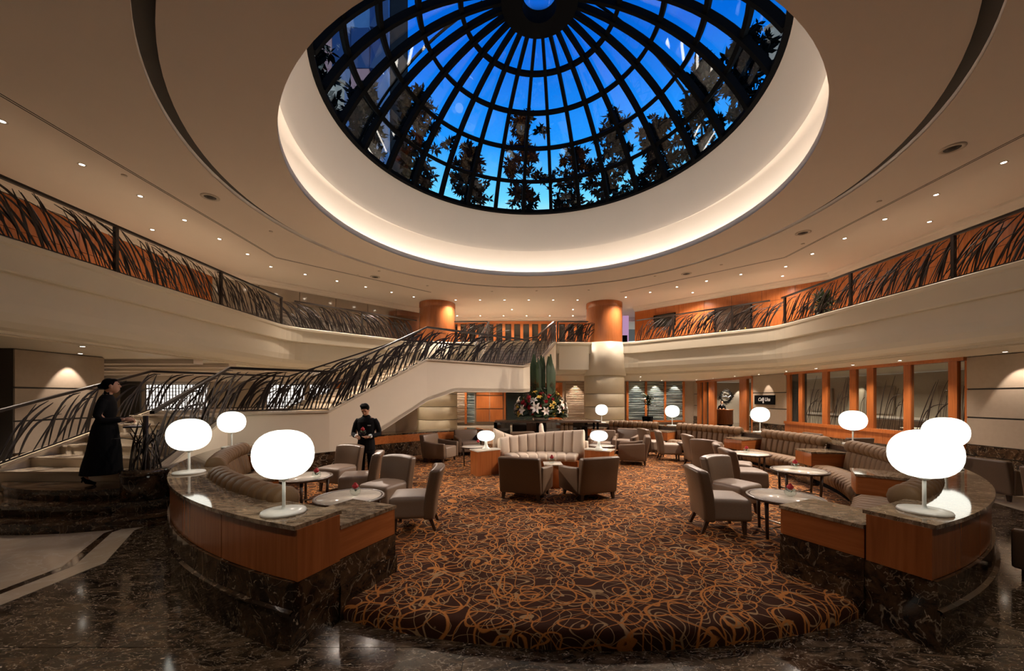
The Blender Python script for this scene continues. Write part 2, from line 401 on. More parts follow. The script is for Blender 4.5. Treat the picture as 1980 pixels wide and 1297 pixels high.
# ---- upper ceiling with the round opening
def ring_plate(r0, r1, z, n=128, thick=.06):
    m = MB(); m.arcprof(CX, CY, [(r0, z), (r1, z), (r1, z + thick), (r0, z + thick)], 0, 2 * PI, n, smooth=False, closed=True); return m
ce = MB()
rows = []
for i in range(144):
    a = 2 * PI * i / 144; c_, s_ = math.cos(a), math.sin(a); k = min(16.5 / max(abs(c_), 1e-6), 17.5 / max(abs(s_), 1e-6))
    rows.append([(CX + r * c_, CY + r * s_, z) for r, z in ((7.22, ZC + .12), (7.22, ZC), (k, ZC))])
ce.grid(rows, closed_v=True, smooth=False)
ceil = struct('ceiling', ce, K['ceil'], 'cream upper ceiling ringing the glass dome')
ring_plate(5.55, 7.00, ZC - .02).build('ceiling_ring', K['ceil'], ceil)
ring_plate(6.96, 7.26, ZC + .10).build('shadow_gap', K['gap'], ceil)
def oct_slot(p, q):
    a, b = Vector(p), Vector(q); d = (b - a).normalized(); nn = Vector((-d.y, d.x))
    for off in (-.035, .02):
        s_ = MB(); s_.prism([tuple(a + nn * off), tuple(b + nn * off), tuple(b + nn * (off + .022)), tuple(a + nn * (off + .022))], ZC - .003, ZC + .002)
        s_.build('slot_diffuser', K['gap'], ceil)
AP = 8.65; T = AP * math.tan(PI / 8); ox, oy = .62, 9.6
op = [(ox - AP, -1.5), (ox - AP, oy + T), (ox - T - .7, oy + AP - .7)]
oct_slot(op[0], op[1]); oct_slot(op[1], op[2])
op2 = [(ox + AP, -1.5), (ox + AP, oy + T), (ox + T + .7, oy + AP - .7)]
oct_slot(op2[0], op2[1]); oct_slot(op2[1], op2[2])

# ---- drum below the dome: lip, lit cove, sloped collar
dr = struct('wall_drum', MB().arcprof(CX, CY, [(5.98, ZC + .08), (5.98, 7.78), (5.60, 7.62)], 0, 2 * PI, 128), K['ceil'], 'round cream drum wall with cove light under the dome')
MB().arcprof(CX, CY, [(5.60, 7.62), (5.50, 7.75), (5.12, 8.84)], 0, 2 * PI, 128).build('sloped_collar', K['ceil'], dr)
MB().arcprof(CX, CY, [(5.55, ZC - .02), (5.55, ZC + .14), (5.59, ZC + .14), (5.59, ZC + .04), (6.0, ZC + .04)], 0, 2 * PI, 128, smooth=False).build('cove_lip', K['ceil'], dr)
MB().arcprof(CX, CY, [(5.70, ZC + .05), (5.80, ZC + .05), (5.80, ZC + .13), (5.70, ZC + .13)], 0, 2 * PI, 96, smooth=False, closed=True).build('cove_light', K['cove'], dr)

# ---- glass dome
RS, ZS0 = 5.835, 6.065
dome = thing('glass_dome', 'glass dome skylight with black steel ribs over the atrium', 'skylight', (CX, CY, 8.84))
def sph(r, th): return (r * math.sin(th), ZS0 + r * math.cos(th) - 8.84)
ANG = [R_(a) for a in (8.6, 19.6, 30.3, 40.6, 50.8, 60.9)]
NR = 30
rb = MB(); rws = []
for i in range(17):
    th = ANG[0] * .9 + (ANG[-1] - ANG[0] * .9) * i / 16; w = .040 + .022 * i / 16
    (x0, z0), (x1, z1) = sph(RS - .15, th), sph(RS + .02, th)
    rws.append([(x0, -w, z0), (x0, w, z0), (x1, w, z1), (x1, -w, z1)])
rb.grid(rws, closed_u=True, smooth=False, cap=True); me_rib = rb.mesh('rib')
for i in range(NR): link('rib', me_rib, K['black'], dome, rot=(0, 0, PI / 2 + R_(3) + 2 * PI * i / NR))
for k, th in enumerate(ANG[1:-1]):
    (a, b), (c_, d_) = sph(RS - .11, th), sph(RS + .02, th); w = .055
    pr = [(a - w * math.cos(th), b + w * math.sin(th)), (a + w * math.cos(th), b - w * math.sin(th)), (c_ + w * math.cos(th), d_ - w * math.sin(th)), (c_ - w * math.cos(th), d_ + w * math.sin(th))]
    MB().arcprof(0, 0, pr, 0, 2 * PI, 96, smooth=False, closed=True).build('ring_beam', K['black'], dome, False)
MB().arcprof(0, 0, [(5.0, .0), (5.18, -.02), (5.22, .10), (5.02, .13)], 0, 2 * PI, 96, smooth=False, closed=True).build('base_ring', K['black'], dome, False)
MB().arcprof(0, 0, [(.42, 2.72), (.95, 2.80), (.95, 3.02), (.42, 3.06)], 0, 2 * PI, 48, smooth=False, closed=True).build('hub', K['black'], dome, False)
MB().lathe([(.001, 3.07), (.45, 3.05), (.45, 3.065), (.001, 3.085)], 32).build('hub_pane', K['pane'], dome, False)
for k in range(len(ANG) - 1):
    pm = MB(); rws = []
    for i in range(4):
        th = ANG[k] + (ANG[k + 1] - ANG[k]) * i / 3
        x, z = sph(RS, th); x2, z2 = sph(RS + .02, th); da = PI / NR
        rws.append([(x * math.cos(da), -x * math.sin(da), z), (x * math.cos(da), x * math.sin(da), z), (x2 * math.cos(da), x2 * math.sin(da), z2), (x2 * math.cos(da), -x2 * math.sin(da), z2)])
    pm.grid(rws, closed_u=True, smooth=False, cap=True); me_p = pm.mesh('pane')
    for i in range(NR): link('pane', me_p, K['pane'], dome, rot=(0, 0, PI / 2 + R_(3) + 2 * PI * (i + .5) / NR))
for sgn in (-1, 1):      # curved cleaning rail outside the glass on each flank
    pts = []
    az = PI / 2 - sgn * R_(72)
    for i in range(15):
        th = R_(14) + R_(46) * i / 14; x, z = sph(RS + .45, th); pts.append((x * math.cos(az), x * math.sin(az), z))
    MB().tube(pts, .035, 6).build('cleaning_rail', K['black'], dome, False)

# ---- balcony slab with moulded fascia
def off_path(pts, o):
    r = []
    for i, p in enumerate(pts):
        p = Vector(p)
        if i == 0: d = (Vector(pts[1]) - p).normalized(); q = p + Vector((-d.y, d.x)) * o
        elif i == len(pts) - 1: d = (p - Vector(pts[i - 1])).normalized(); q = p + Vector((-d.y, d.x)) * o
        else:
            d0 = (p - Vector(pts[i - 1])).normalized(); d1 = (Vector(pts[i + 1]) - p).normalized()
            n0 = Vector((-d0.y, d0.x)); n1 = Vector((-d1.y, d1.x)); m_ = (n0 + n1).normalized(); q = p + m_ * (o / m_.dot(n0))
        r.append((q.x, q.y))
    return r
PROF = [(6.6, ZF), (.02, ZF), (0, ZF - .02), (0, ZF - .10), (.03, ZF - .13), (.03, 4.06), (.05, 4.03), (.13, 4.02), (.13, 3.97), (.14, 3.55), (.17, 3.36), (.24, 3.22), (.36, 3.12), (.50, 3.08), (.50, 3.03), (.62, 3.03), (.62, ZS), (6.6, ZS)]
def rounded(pts, r=.9, n=6):
    out_ = [pts[0]]
    for i in range(1, len(pts) - 1):
        a, p, b = Vector(pts[i - 1]), Vector(pts[i]), Vector(pts[i + 1])
        s0 = p + (a - p).normalized() * r; s1 = p + (b - p).normalized() * r
        for k in range(n + 1):
            t = k / n; out_.append(tuple(s0 * (1 - t) ** 2 + p * 2 * t * (1 - t) + s1 * t * t))
    return out_ + [pts[-1]]
BL = rounded([(-8.5, -4.9), (-8.5, 14.8), (-4.3, 19.0), (-1.15, 19.0)], .7)
BR = rounded([(2.2, 19.0), (5.7, 19.0), (10.0, 14.7), (10.0, -4.9)], .7)
for nm, P, lb in (('trim_1', BL, 'cream moulded balcony edge above the stairs'), ('trim_2', BR, 'cream moulded balcony edge above the cafe windows')):
    s_ = MB(); rr = [off_path(P, o) for o, z in PROF]
    rows = [[(rr[j][i][0], rr[j][i][1], PROF[j][1]) for j in range(len(PROF))] for i in range(len(P))]
    s_.grid(rows, closed_u=True, smooth=False, cap=True)
    struct(nm, s_, K['fascia'], lb)
struct('trim_3', MB().box(-1.14, 2.19, 19.0, 25.6, ZS, ZF), K['fascia'], 'cream balcony floor edge at the top of the stairs')
# back beam panel beside the right column
MB().box(2.3, 3.75, 18.93, 19.0, 3.25, 4.35).build('beam_panel', K['fascia'], bpy.data.objects['trim_2'])
struct('ceiling_lower', MB().box(-26, -14.8, -5, 30, ZS, ZS + .2), K['ceil'], 'cream lower ceiling over the side lobby')
struct('ceiling_back', MB().box(-7, 13, 19.6, 27, ZS + .006, ZS + .3), K['ceil'], 'pale ceiling under the back of the balcony')
struct('ceiling_cafe', MB().box(12.2, 20, 5, 30, ZS + .02, ZS + .2), K['ceil'], 'pale ceiling inside the cafe')

# ---- upper walls
WU = [ZF, 5.62, 6.18, 6.45]
panelwall('wall_upper_right', (12.3, -4.9), (12.3, 14.9), [ZF, 5.7, 6.45], 14, K['wood'], 1, 'cherry panelled wall behind the right balcony')
panelwall('wall_upper_diagonal', (12.3, 14.9), (6.55, 20.65), [ZF, 5.95, 6.45], 7, K['wood'], 1, 'cherry panelled wall behind the diagonal balcony')
panelwall('wall_upper_left', (-11.3, -4.9), (-11.3, 14.6), [ZF, 5.7, 6.45], 13, K['wood'], -1, 'cherry panelled wall behind the left balcony')
panelwall('wall_mirror', (-11.3, 14.6), (-4.9, 21.0), [ZF, 6.45], 6, K['mirror'], -1, 'grey mirror glass wall behind the balcony corner', pname='glass_panel', gap=.02)
for nm, p, q, s_ in (('trim_4', (12.3, -4.9), (12.3, 14.9), 1), ('trim_5', (12.3, 14.9), (6.55, 20.65), 1), ('trim_6', (-11.3, -4.9), (-11.3, 14.6), -1), ('trim_7', (-11.3, 14.6), (-4.9, 21.0), -1), ('trim_8', (9, 23.3), (-6, 23.3), 1)):
    a, b = Vector(p), Vector(q); d = (b - a).normalized(); nn = Vector((-d.y, d.x)) * s_
    mm = MB(); rws = []
    for e in (a, b):
        rws.append([(*(e + nn * o), z) for o, z in ((-.1, ZC), (-.1, 6.44), (.05, 6.44), (.07, 6.48), (.16, 6.52), (.20, 6.58), (.28, 6.60), (.30, ZC))])
    mm.grid(rws, closed_u=True, smooth=False, cap=True); struct(nm, mm, K['ceil'])
struct('wall_upper_alcove', MB().box(4.9, 6.8, 22.6, 22.8, ZF, ZC), emis('violet_glow_wall', (.75, .42, .70), .55), 'violet glowing wall beyond the column')  # violet light is put into the wall as its own emission
MB().box(5.2, 6.6, 22.2, 22.5, ZF, 5.45).build('dark_cabinet', K['black'], bpy.data.objects['wall_upper_alcove'])
# upper back window wall: cherry frame, dark panes
ub = struct('wall_upper_back', MB().box(-6.2, 5.2, 23.35, 23.5, ZF, ZC), K['gap'], 'upper back wall of dark windows between cherry posts')
MB().box(-6.2, 5.2, 23.2, 23.36, 6.28, 6.45).build('head_rail', K['woodx'], ub)
MB().box(-6.2, 5.2, 23.2, 23.36, ZF, ZF + .12).build('bottom_rail', K['woodx'], ub)
np_ = 17; x0 = -3.7; st = .535
me_post = MB().box(-.085, .085, 23.16, 23.36, ZF + .12, 6.28).mesh('window_post'); me_pn = MB().box(-.17, .17, 23.30, 23.33, ZF + .12, 6.28).mesh('window_pane')
for i in range(np_):
    link('window_post', me_post, K['wood'], ub, (x0 + i * st, 0, 0))
    if i < np_ - 1: link('window_pane', me_pn, K['darkglass'], ub, (x0 + (i + .5) * st, 0, 0))

# ---- round columns
for X, lb in ((-3.8, 'round column with cherry upper shaft beside the stair landing'), (4.69, 'round column with cherry upper shaft on the cafe side')):
    co = thing('column', lb, 'column', (X, 19.75, 0), kind='structure')
    for z0, z1 in ((0, .78), (.80, 1.42), (1.44, 2.06), (2.08, ZS)):
        MB().lathe([(.98, z0), (1.0, z0 + .015), (1.0, z1 - .015), (.98, z1)], 48).build('stone_drum', K['colstone'], co, False)
    MB().lathe([(.96, 0), (.96, ZS)], 32).build('core', K['gap'], co, False)
    MB().lathe([(1.02, 0), (1.02, .14), (1.0, .15)], 48).build('skirting', K['emper'], co, False)
    MB().lathe([(1.08, ZS - .02), (1.08, ZF), (.9, ZF + .01)], 48).build('fascia_drum', K['fascia'], co, False)
    MB().lathe([(.9, ZF + .01), (.9, 6.37)], 48, cap=False).build('upper_shaft', K['woodcol'], co, False)
    MB().lathe([(.885, 6.37), (.885, 6.40), (.905, 6.41), (.905, ZC)], 48, cap=False).build('capital', K['woodcol'], co, False)

# ---- ground floor back wall (Y = 26.4)
YB = 26.4
gb = struct('wall_back', MB().box(-6.2, 12.6, YB, YB + .2, 0, ZS), K['taupe'], 'back wall of timber panels and slatted glass bays')
def slats(x0, x1, y, z0, z1, mm, parent, dz=.12):
    b = MB(); z = z0
    while z < z1: b.box(x0, x1, y - .05, y, z, z + dz * .62); z += dz
    o = b.build('slat_screen', mm, parent); o['kind'] = 'stuff'; return o
K['slat_blue'] = lit_streak('blue_grey_slat_lit_streaks', (.05, .075, .08), (.42, .52, .50), .3)
K['slat_tan'] = lit_streak('tan_slat_lit_streaks', (.22, .14, .08), (.58, .46, .33), .45)
K['slat_dark'] = mat('dark_green_glass', (.020, .028, .026), .12)
for x0, x1 in ((7.9, 9.0), (9.15, 10.3), (10.45, 11.55)): slats(x0, x1, YB - .06, .35, 2.95, K['slat_blue'], gb)
for x in (7.82, 9.07, 10.37, 11.62): MB().box(x - .07, x + .07, YB - .16, YB, .3, 2.98).build('window_post', K['wood'], gb)
MB().box(7.75, 11.7, YB - .18, YB, .22, .35).build('window_sill', K['woodx'], gb)
slats(3.65, 4.9, YB - .06, .2, 2.95, K['slat_tan'], gb); slats(5.05, 5.8, YB - .06, .2, 2.95, K['slat_blue'], gb)
MB().box(4.9, 5.05, YB - .18, YB, .1, 2.98).build('window_post', K['wood'], gb)
slats(-3.9, -3.2, YB - .06, .2, 2.95, K['slat_tan'], gb); slats(-3.05, -2.55, YB - .06, .2, 2.95, K['slat_blue'], gb)
MB().box(-3.2, -3.05, YB - .18, YB, .1, 2.98).build('window_post', K['wood'], gb)
for i in range(2):
    for k in range(3): MB().box(-2.42 + i * .92, -1.54 + i * .92, YB - .08, YB, .25 + k * .9, 1.09 + k * .9).build('timber_panel', K['wood'], gb)
MB().box(-.55, -.42, YB - .14, YB, .1, 2.98).build('window_post', K['wood'], gb)
MB().box(-.4, 1.4, YB - .06, YB, .1, 2.95).build('dark_pane', K['slat_dark'], gb)
for i in range(2): MB().box(1.5 + i * .98, 2.44 + i * .98, YB - .09, YB, .1, 2.9).build('timber_door', K['wood'], gb)
# flank wall that closes the lobby behind the stairs
lw = struct('wall_left_back', MB().box(-25, -6.0, 20.0, 20.2, 0, ZS), K['taupe'], 'taupe lobby wall with lit lattice panels beyond the stairs')
struct('wall_left_return', MB().box(-6.2, -6.0, 20.2, 26.6, 0, ZS), K['taupe'])
K['lit_panel'] = emis('backlit_white_panel', (1.0, .93, .85), 1.1)
for x in (-18.3, -17.25, -16.2, -12.1, -11.2, -9.9):
    pnl = MB().box(x - .48, x + .48, 19.93, 19.99, .75, 2.55).build('backlit_panel', K['lit_panel'], lw)
    lat = MB()
    for i in range(7): lat.box(x - .48 + i * .16 - .012, x - .48 + i * .16 + .012, 19.88, 19.92, .75, 2.55)
    for i in range(11): lat.box(x - .48, x + .48, 19.88, 19.92, .75 + i * .18 - .012, .75 + i * .18 + .012)
    lat.build('lattice', K['bronze'], pnl)
for x, w in ((-19.6, .5), (-21.5, .7), (-14.8, .35), (-13.2, .3), (-10.5, .12), (-8.6, .5), (-7.2, .5)):
    MB().box(x - w, x + w, 19.9, 19.99, .1, 2.7).build('wall_panel', K['wood'] if x > -9 else (K['gap'] if x > -20 and x < -18.5 else K['taupe']), lw)
MB().box(-25, -6.0, 19.7, 20, 2.72, ZS).build('cornice', K['ceil'], lw)
# lobby ceiling beams that step down behind the pillar
for i, y in enumerate((11.2, 12.6, 14.4, 16.6)):
    struct('trim_%d' % (9 + i), MB().box(-25, -9.2, y, y + .35, ZS - .13, ZS + .01), K['ceil'])

# ---- stone pillar on the left and wall on the right
def stone_wall(name, x, y0, y1, inward, label, rows=(.62, 1.36, 2.12, ZS)):
    a, b = (x, y0), (x, y1)
    w = struct(name, MB().box(min(x, x - inward * .9), max(x, x - inward * .9), y0, y1, 0, ZS), K['gap'], label)
    ny = max(1, round((y1 - y0) / 2.4)); zz = [.62] + list(rows[1:])
    for j in range(ny):
        for k in range(len(zz) - 1):
            ya = y0 + (y1 - y0) * j / ny + .008; yb = y0 + (y1 - y0) * (j + 1) / ny - .008
            MB().box(min(x, x + inward * .04), max(x, x + inward * .04), ya, yb, zz[k] + .02, zz[k + 1] - .02).build('stone_panel', K['taupe'], w)
    MB().box(min(x, x + inward * .06), max(x, x + inward * .06), y0, y1, 0, .34).build('marble_skirting', K['emper'], w)
    MB().box(min(x, x + inward * .05), max(x, x + inward * .05), y0, y1, .36, .62).build('marble_skirting', K['emper'], w)
    return w
stone_wall('wall_pillar_left', -11.2, 8.7, 10.62, 1, 'taupe stone pillar with shadow joints beside the stairs')
struct('wall_left', MB().box(-12.6, -12.1, -5, 8.9, 0, ZS), K['taupe'], 'dark taupe wall at the near left')
stone_wall('wall_right_near', 12.4, -5, 10.55, -1, 'taupe stone wall beside the cafe windows')
stone_wall('wall_right_sign', 12.4, 17.5, 19.9, -1, 'stone wall panel that carries the cafe sign')
stone_wall('wall_right_far', 12.4, 25.9, 26.4, -1, 'narrow stone wall at the far corner')
struct('wall_front', MB().box(-26, 20, -5.2, -5, 0, ZC), K['darkwood'], 'wall behind the photographer')
struct('wall_far_left', MB().box(-26, -25.9, -5, 20, 0, ZS), K['taupe'])

# ---- cafe windows: cherry frame, panes, bronze reeds behind the glass
cw = thing('window_1', 'cherry framed cafe windows with bronze reeds behind the panes', 'window', (12.4, 14, 0), kind='structure')
posts = [(17.5, 17.3), (16.78, 16.56), (15.5, 15.24), (14.24, 13.98), (13.55, 13.30), (12.28, 12.06), (11.02, 10.80), (10.62, 10.55)]
for a, b in posts: MB().box(12.39, 12.5, b, a, .84, 2.92).build('window_post', K['wood'], cw)
MB().box(12.28, 12.52, 10.55, 17.5, 2.90, ZS).build('head_rail', K['woodx'], cw)
MB().box(12.26, 12.52, 10.55, 17.5, .72, .84).build('window_sill', K['wood'], cw)
for i in range(6): MB().box(12.3, 12.5, 10.56 + i * 1.157, 10.56 + (i + 1) * 1.157 - .012, .36, .72).build('apron_panel', K['wood'], cw)
MB().box(12.27, 12.5, 10.55, 17.5, 0, .36).build('marble_skirting', K['emper'], cw)
panes = [(posts[i][1], posts[i + 1][0]) for i in range(len(posts) - 1)]
for a, b in panes: MB().box(12.44, 12.45, b, a, .84, 2.9).build('window_pane', K['bowlglass'], cw)
ed = thing('door_1', 'cherry framed cafe entrance with narrow reed panes', 'door', (12.4, 23, 0), kind='structure')
for a, b in ((25.9, 25.5), (25.1, 24.85), (24.4, 23.66), (21.1, 20.44), (20.05, 19.9)): MB().box(12.36, 12.5, b, a, 0, 2.92).build('door_post', K['wood'], ed)
MB().box(12.28, 12.52, 19.9, 25.9, 2.86, ZS).build('head_rail', K['woodx'], ed)
for a, b in ((25.5, 25.1), (24.85, 24.4), (20.44, 20.05)): MB().box(12.44, 12.45, b, a, 0, 2.86).build('window_pane', K['bowlglass'], ed)
# cafe interior
struct('wall_cafe_back', MB().box(12.2, 20, 29, 29.2, 0, ZS), K['stone'], 'pale cafe wall seen through the entrance')
cf = struct('wall_cafe_side', MB().box(18.0, 18.2, 5, 29, 0, ZS), K['stone'], 'pale cafe wall seen through the windows')
for y in (8.5, 12, 15.5, 19, 22.5, 26): MB().box(17.9, 17.98, y - .8, y + .8, 1.1, 2.4).build('wall_panel', K['taupe'], cf)
MB().box(17.85, 18, 5, 29, .9, 1.0).build('dado_rail', K['ceil'], cf)
MB().box(17.2, 18, 9, 20, 0, .88).build('sideboard', K['darkwood'], cf)

def reed_mesh(lean, curl, droop, w=.022, n=8):
    m = MB(); rows = []; pts = []
    for i in range(n + 1):
        t = i / n; pts.append((lean * t + curl * t ** 3, t * (1 - droop * t * t) / (1 - droop * .55 if droop > .3 else 1)))
    for i, (x, z) in enumerate(pts):
        t = i / n; a, b = pts[max(i - 1, 0)], pts[min(i + 1, n)]; d = Vector((b[0] - a[0], b[1] - a[1])).normalized(); px, pz = -d.y, d.x
        ww = w * (math.sin(PI * min(1, .12 + .86 * t)) ** .75) + .003
        rows.append([(x + px * ww, 0, z + pz * ww), (x, .007, z), (x - px * ww, 0, z - pz * ww), (x, -.007, z)])
    return m.grid(rows, closed_u=True, smooth=False, cap=True).mesh('reed')
REEDS = [reed_mesh(*a) for a in ((.30, .14, .05, .020), (.48, .20, .08, .025), (.62, .28, .15, .018), (.20, .08, .02, .029), (.52, .08, .0, .014), (.36, .50, .38, .014), (.28, .34, .30, .018), (.70, .34, .25, .024))]
rw = random.Random(3)
for a, b in panes + [(25.5, 25.1), (24.85, 24.4), (20.44, 20.05)]:
    par = cw if a < 19 else ed; base = .84 if a < 19 else .05
    L = a - b; cnt = max(4, round(L / .11))
    for i in range(cnt):
        y = b + .05 + (L - .12) * (i + rw.random() * .6) / cnt; h = rw.uniform(1.0, 2.0); k = rw.randrange(8)
        off = par.location; xs = min(h * .8, (y - b) / .95)
        link('reed', REEDS[k], K['bronze'], par, (12.415 + rw.uniform(-.008, .008) - off.x, y - off.y, base - off.z), (0, 0, -PI / 2), (max(.12, xs) if k else h * .4, 1.0, h))

# ---- cream and marble staircase
def lerp(a, b, t): return tuple(a[i] + (b[i] - a[i]) * t for i in range(len(a)))
Rt = [(-5.98, 6.55), (-5.98, 8.1), (-4.38, 9.3), (-2.45, 11.2), (.4, 13.6)]
Lt = [(-8.7, 6.55), (-8.6, 9.2), (-6.6, 11.4), (-3.9, 13.7), (-1.5, 15.3)]
Z0, Z1, Z2 = .48, 1.5, 2.94
st_ = thing('staircase', 'cream staircase with marble treads rising past two landings to the balcony', 'staircase', (-5, 9, 0))
def flight(ra, rb_, la, lb_, z0, z1, n_, drop):
    for i in range(n_):
        a, b = lerp(ra, rb_, i / n_), lerp(ra, rb_, (i + 1) / n_); c_, d_ = lerp(la, lb_, i / n_), lerp(la, lb_, (i + 1) / n_)
        z = z0 + (z1 - z0) * (i + 1) / n_; dx = Vector(lerp(ra, rb_, 1)) - Vector(ra); dx = dx.normalized() * .025
        MB().prism([a, b, d_, c_], max(0, z - drop), z - .035).build('riser', K['wall'], st_)
        MB().prism([(a[0] - dx.x, a[1] - dx.y), b, d_, (c_[0] - dx.x, c_[1] - dx.y)], z - .035, z).build('tread', K['cream_marble'], st_)
flight(Rt[0], Rt[1], Lt[0], Lt[1], Z0, Z1, 6, 2.0)
MB().prism([Rt[1], Rt[2], Lt[2], Lt[1]], Z1 - .3, Z1 - .002).build('landing', K['cream_marble'], st_)
flight(Rt[2], Rt[3], Lt[2], Lt[3], Z1, Z2, 9, .42)
MB().prism([Rt[3], Rt[4], (.95, 14.6), (-1.3, 15.3), Lt[3]], Z2 - .4, Z2 - .002).build('landing', K['cream_marble'], st_)
flight((.95, 14.6), (2.1, 19.0), (-1.35, 15.2), (-1.1, 19.0), Z2, ZF, 10, .42)
# front stringer wall: (x, y, bottom, top)
SW = [(-5.80, 6.35, 0, .70), (-5.94, 8.1, 0, Z1 + .04), (-4.38, 9.3, .0, Z1 + .04), (-3.95, 9.72, .0, 1.87)]
SW2 = [(-3.95, 9.72, .60, 1.87), (-2.45, 11.2, 1.78, Z2 + .02), (-1.73, 11.8, 2.07, Z2 + .02), (.4, 13.6, 2.07, Z2 + .02), (1.0, 14.6, 2.15, 3.22), (1.5, 16.2, 2.6, 3.82), (1.95, 17.8, 3.0, 4.38), (2.15, 18.98, 3.3, ZF)]
def wallstrip(pts, th):
    m = MB(); rows = []
    for i, (x, y, a, b) in enumerate(pts):
        p = Vector(pts[max(i - 1, 0)][:2]); q = Vector(pts[min(i + 1, len(pts) - 1)][:2]); d = (q - p).normalized(); o = Vector((-d.y, d.x)) * th
        rows.append([(x, y, a), (x, y, b), (x + o.x, y + o.y, b), (x + o.x, y + o.y, a)])
    return m.grid(rows, closed_u=True, smooth=False, cap=True)
wallstrip(SW, .14).build('stringer', K['wall'], st_); wallstrip(SW2, .14).build('stringer', K['wall'], st_)
cap_pts = [(x, y, b) for x, y, a, b in SW] + [(x, y, b) for x, y, a, b in SW2[1:]]
MB().ribbon([(x - .03, y + .05, z) for x, y, z in cap_pts], .24, .045).build('stringer_cap', K['cream_marble'], st_)
wallstrip([(x + .02, y - .025, a, b) for x, y, a, b in [(-5.8, 6.35, 0, .5), (-5.90, 8.07, 0, .55), (-4.36, 9.27, 0, .6), (-3.93, 9.69, 0, .6)]], .1).build('marble_skirting', K['emper'], st_)
# back stringer and soffits
SB = [(-8.7, 6.5, 0, .70), (-8.6, 9.2, 0, Z1 + .04), (-6.6, 11.4, .0, Z1 + .04), (-3.9, 13.7, 1.9, Z2 + .02), (-1.5, 15.3, 2.3, Z2 + .02), (-1.12, 18.98, 3.3, ZF)]
wallstrip(SB, .14).build('stringer', K['wall'], st_)
MB().ribbon([(x - .03, y + .05, b) for x, y, a, b in SB], .22, .045).build('stringer_cap', K['cream_marble'], st_)
so = MB()
A = [(-3.95, 9.72, .62), (-2.45, 11.2, 1.80), (-1.73, 11.8, 2.09), (.4, 13.6, 2.09), (1.0, 14.6, 2.17), (1.95, 17.8, 3.02), (2.15, 18.98, 3.32)]
B = [(-6.1, 11.8, .62), (-4.4, 13.4, 1.80), (-3.6, 13.9, 2.09), (-1.5, 15.3, 2.09), (-1.45, 15.6, 2.17), (-1.2, 17.8, 3.02), (-1.12, 18.98, 3.32)]
so.grid([A, B, [(x, y, z + .1) for x, y, z in B], [(x, y, z + .1) for x, y, z in A]], closed_v=True, smooth=False); so.build('stair_soffit', K['wall'], st_)

# ---- curved dark marble steps at the foot of the stairs
mp_ = thing('step_platform', 'curved dark marble steps at the foot of the staircase', 'steps', (-6.95, 7.6, 0))
for r, z in ((2.6, .16), (2.25, .32), (1.9, .48)):
    pl = [(-8.95 - (r - 1.9), 8.4)] + [(-6.95 + r * 1.1 * math.cos(a), 7.6 + r * .88 * math.sin(a)) for a in [R_(195 + i * 9) for i in range(17)]] + [(-6.02, 8.4)]
    pl = [((x, y) if math.hypot(x - LX, y - LY) > 6.6 else (LX + (x - LX) * 6.6 / math.hypot(x - LX, y - LY), LY + (y - LY) * 6.6 / math.hypot(x - LX, y - LY))) for x, y in pl]
    MB().prism(pl, z - .16, z - .035).build('riser', K['emper'], mp_)
    pl2 = [(-6.95 + (x + 6.95) * 1.01, 7.6 + (y - 7.6) * 1.01) for x, y in pl]
    MB().prism(pl2, z - .035, z).build('tread', K['emper'], mp_)
nw = thing('newel_plinth', 'dark marble drum plinth at the foot of the stair railing', 'plinth', (-5.78, 6.12, .32))
MB().lathe([(.27, 0), (.29, .01), (.29, .43), (.27, .45), (.001, .45)], 32).build('drum', K['emper'], nw, False)
MB().lathe([(.30, .38), (.305, .40), (.30, .42)], 32, cap=False).build('band', K['emper'], nw, False)
# ================================================================== RAILINGS
RX = [(max(v.co.x for v in m.vertices), max(v.co.z for v in m.vertices)) for m in REEDS]
def railing(name, label, pts, h, lean, dens, seed, post_at=(), group=None, hr=.032):
    o = pts[0]; t = thing(name, label, 'railing', o, 0, group); rg = random.Random(seed)
    MB().ribbon([(x, y, z) for x, y, z in pts], .075, .05, h - .05).build('handrail', K['bronze'], t)
    MB().ribbon([(x, y, z + .03) for x, y, z in pts], .03, .025, 0).build('bottom_rail', K['bronze'], t)
    cum = [0]
    for i in range(len(pts) - 1): cum.append(cum[-1] + (Vector(pts[i + 1]) - Vector(pts[i])).xy.length)
    def zat(q):
        q = max(0, min(cum[-1], q))
        for i in range(len(pts) - 1):
            if q <= cum[i + 1]: return pts[i][2] + (pts[i + 1][2] - pts[i][2]) * (q - cum[i]) / max(1e-6, cum[i + 1] - cum[i])
        return pts[-1][2]
    acc = 0
    for i in range(len(pts) - 1):
        a, b = Vector(pts[i]), Vector(pts[i + 1]); d = b - a; L = d.xy.length
        if L < 1e-4: continue
        slope = d.z / L; hd = math.atan2(d.y, d.x); s = -acc
        while s < L:
            if s >= 0:
                k = rg.randrange(8); xt, zt = RX[k]; sx = rg.uniform(.7, 1.15); u = rg.choice((.62, .78, .9, .94, .96))
                p = a + d * (s / L)
                sg_ = cum[i] + s; dzt = min(zat(sg_ + lean * xt * sx), zat(sg_ + lean * xt * sx * .6) + .12) - p.z
                sz = (h * u - .07 + dzt) / zt
                if sz < .35: sx *= .35; sz = max(.3, (h * u - .07 + dzt * .35) / zt)
                yo = rg.choice((-.022, 0, .022)); nx, ny = -math.sin(hd) * yo, math.cos(hd) * yo
                link('reed', REEDS[k], K['bronze'], t, (p.x + nx - o[0], p.y + ny - o[1], p.z + .04 - o[2]), (0, 0, hd if lean > 0 else hd + PI), (sx, 1, sz))
            s += rg.uniform(.5, 1.5) / dens
        acc = L - s if s > L else 0; acc = -(s - L)
    for q in post_at:
        x, y, z = q
        MB().box(x - .035, x + .035, y - .035, y + .035, z, z + h - .03).build('post', K['bronze'], t)
    return t
def z_(P, z=ZF): return [(x, y, z) for x, y in P]
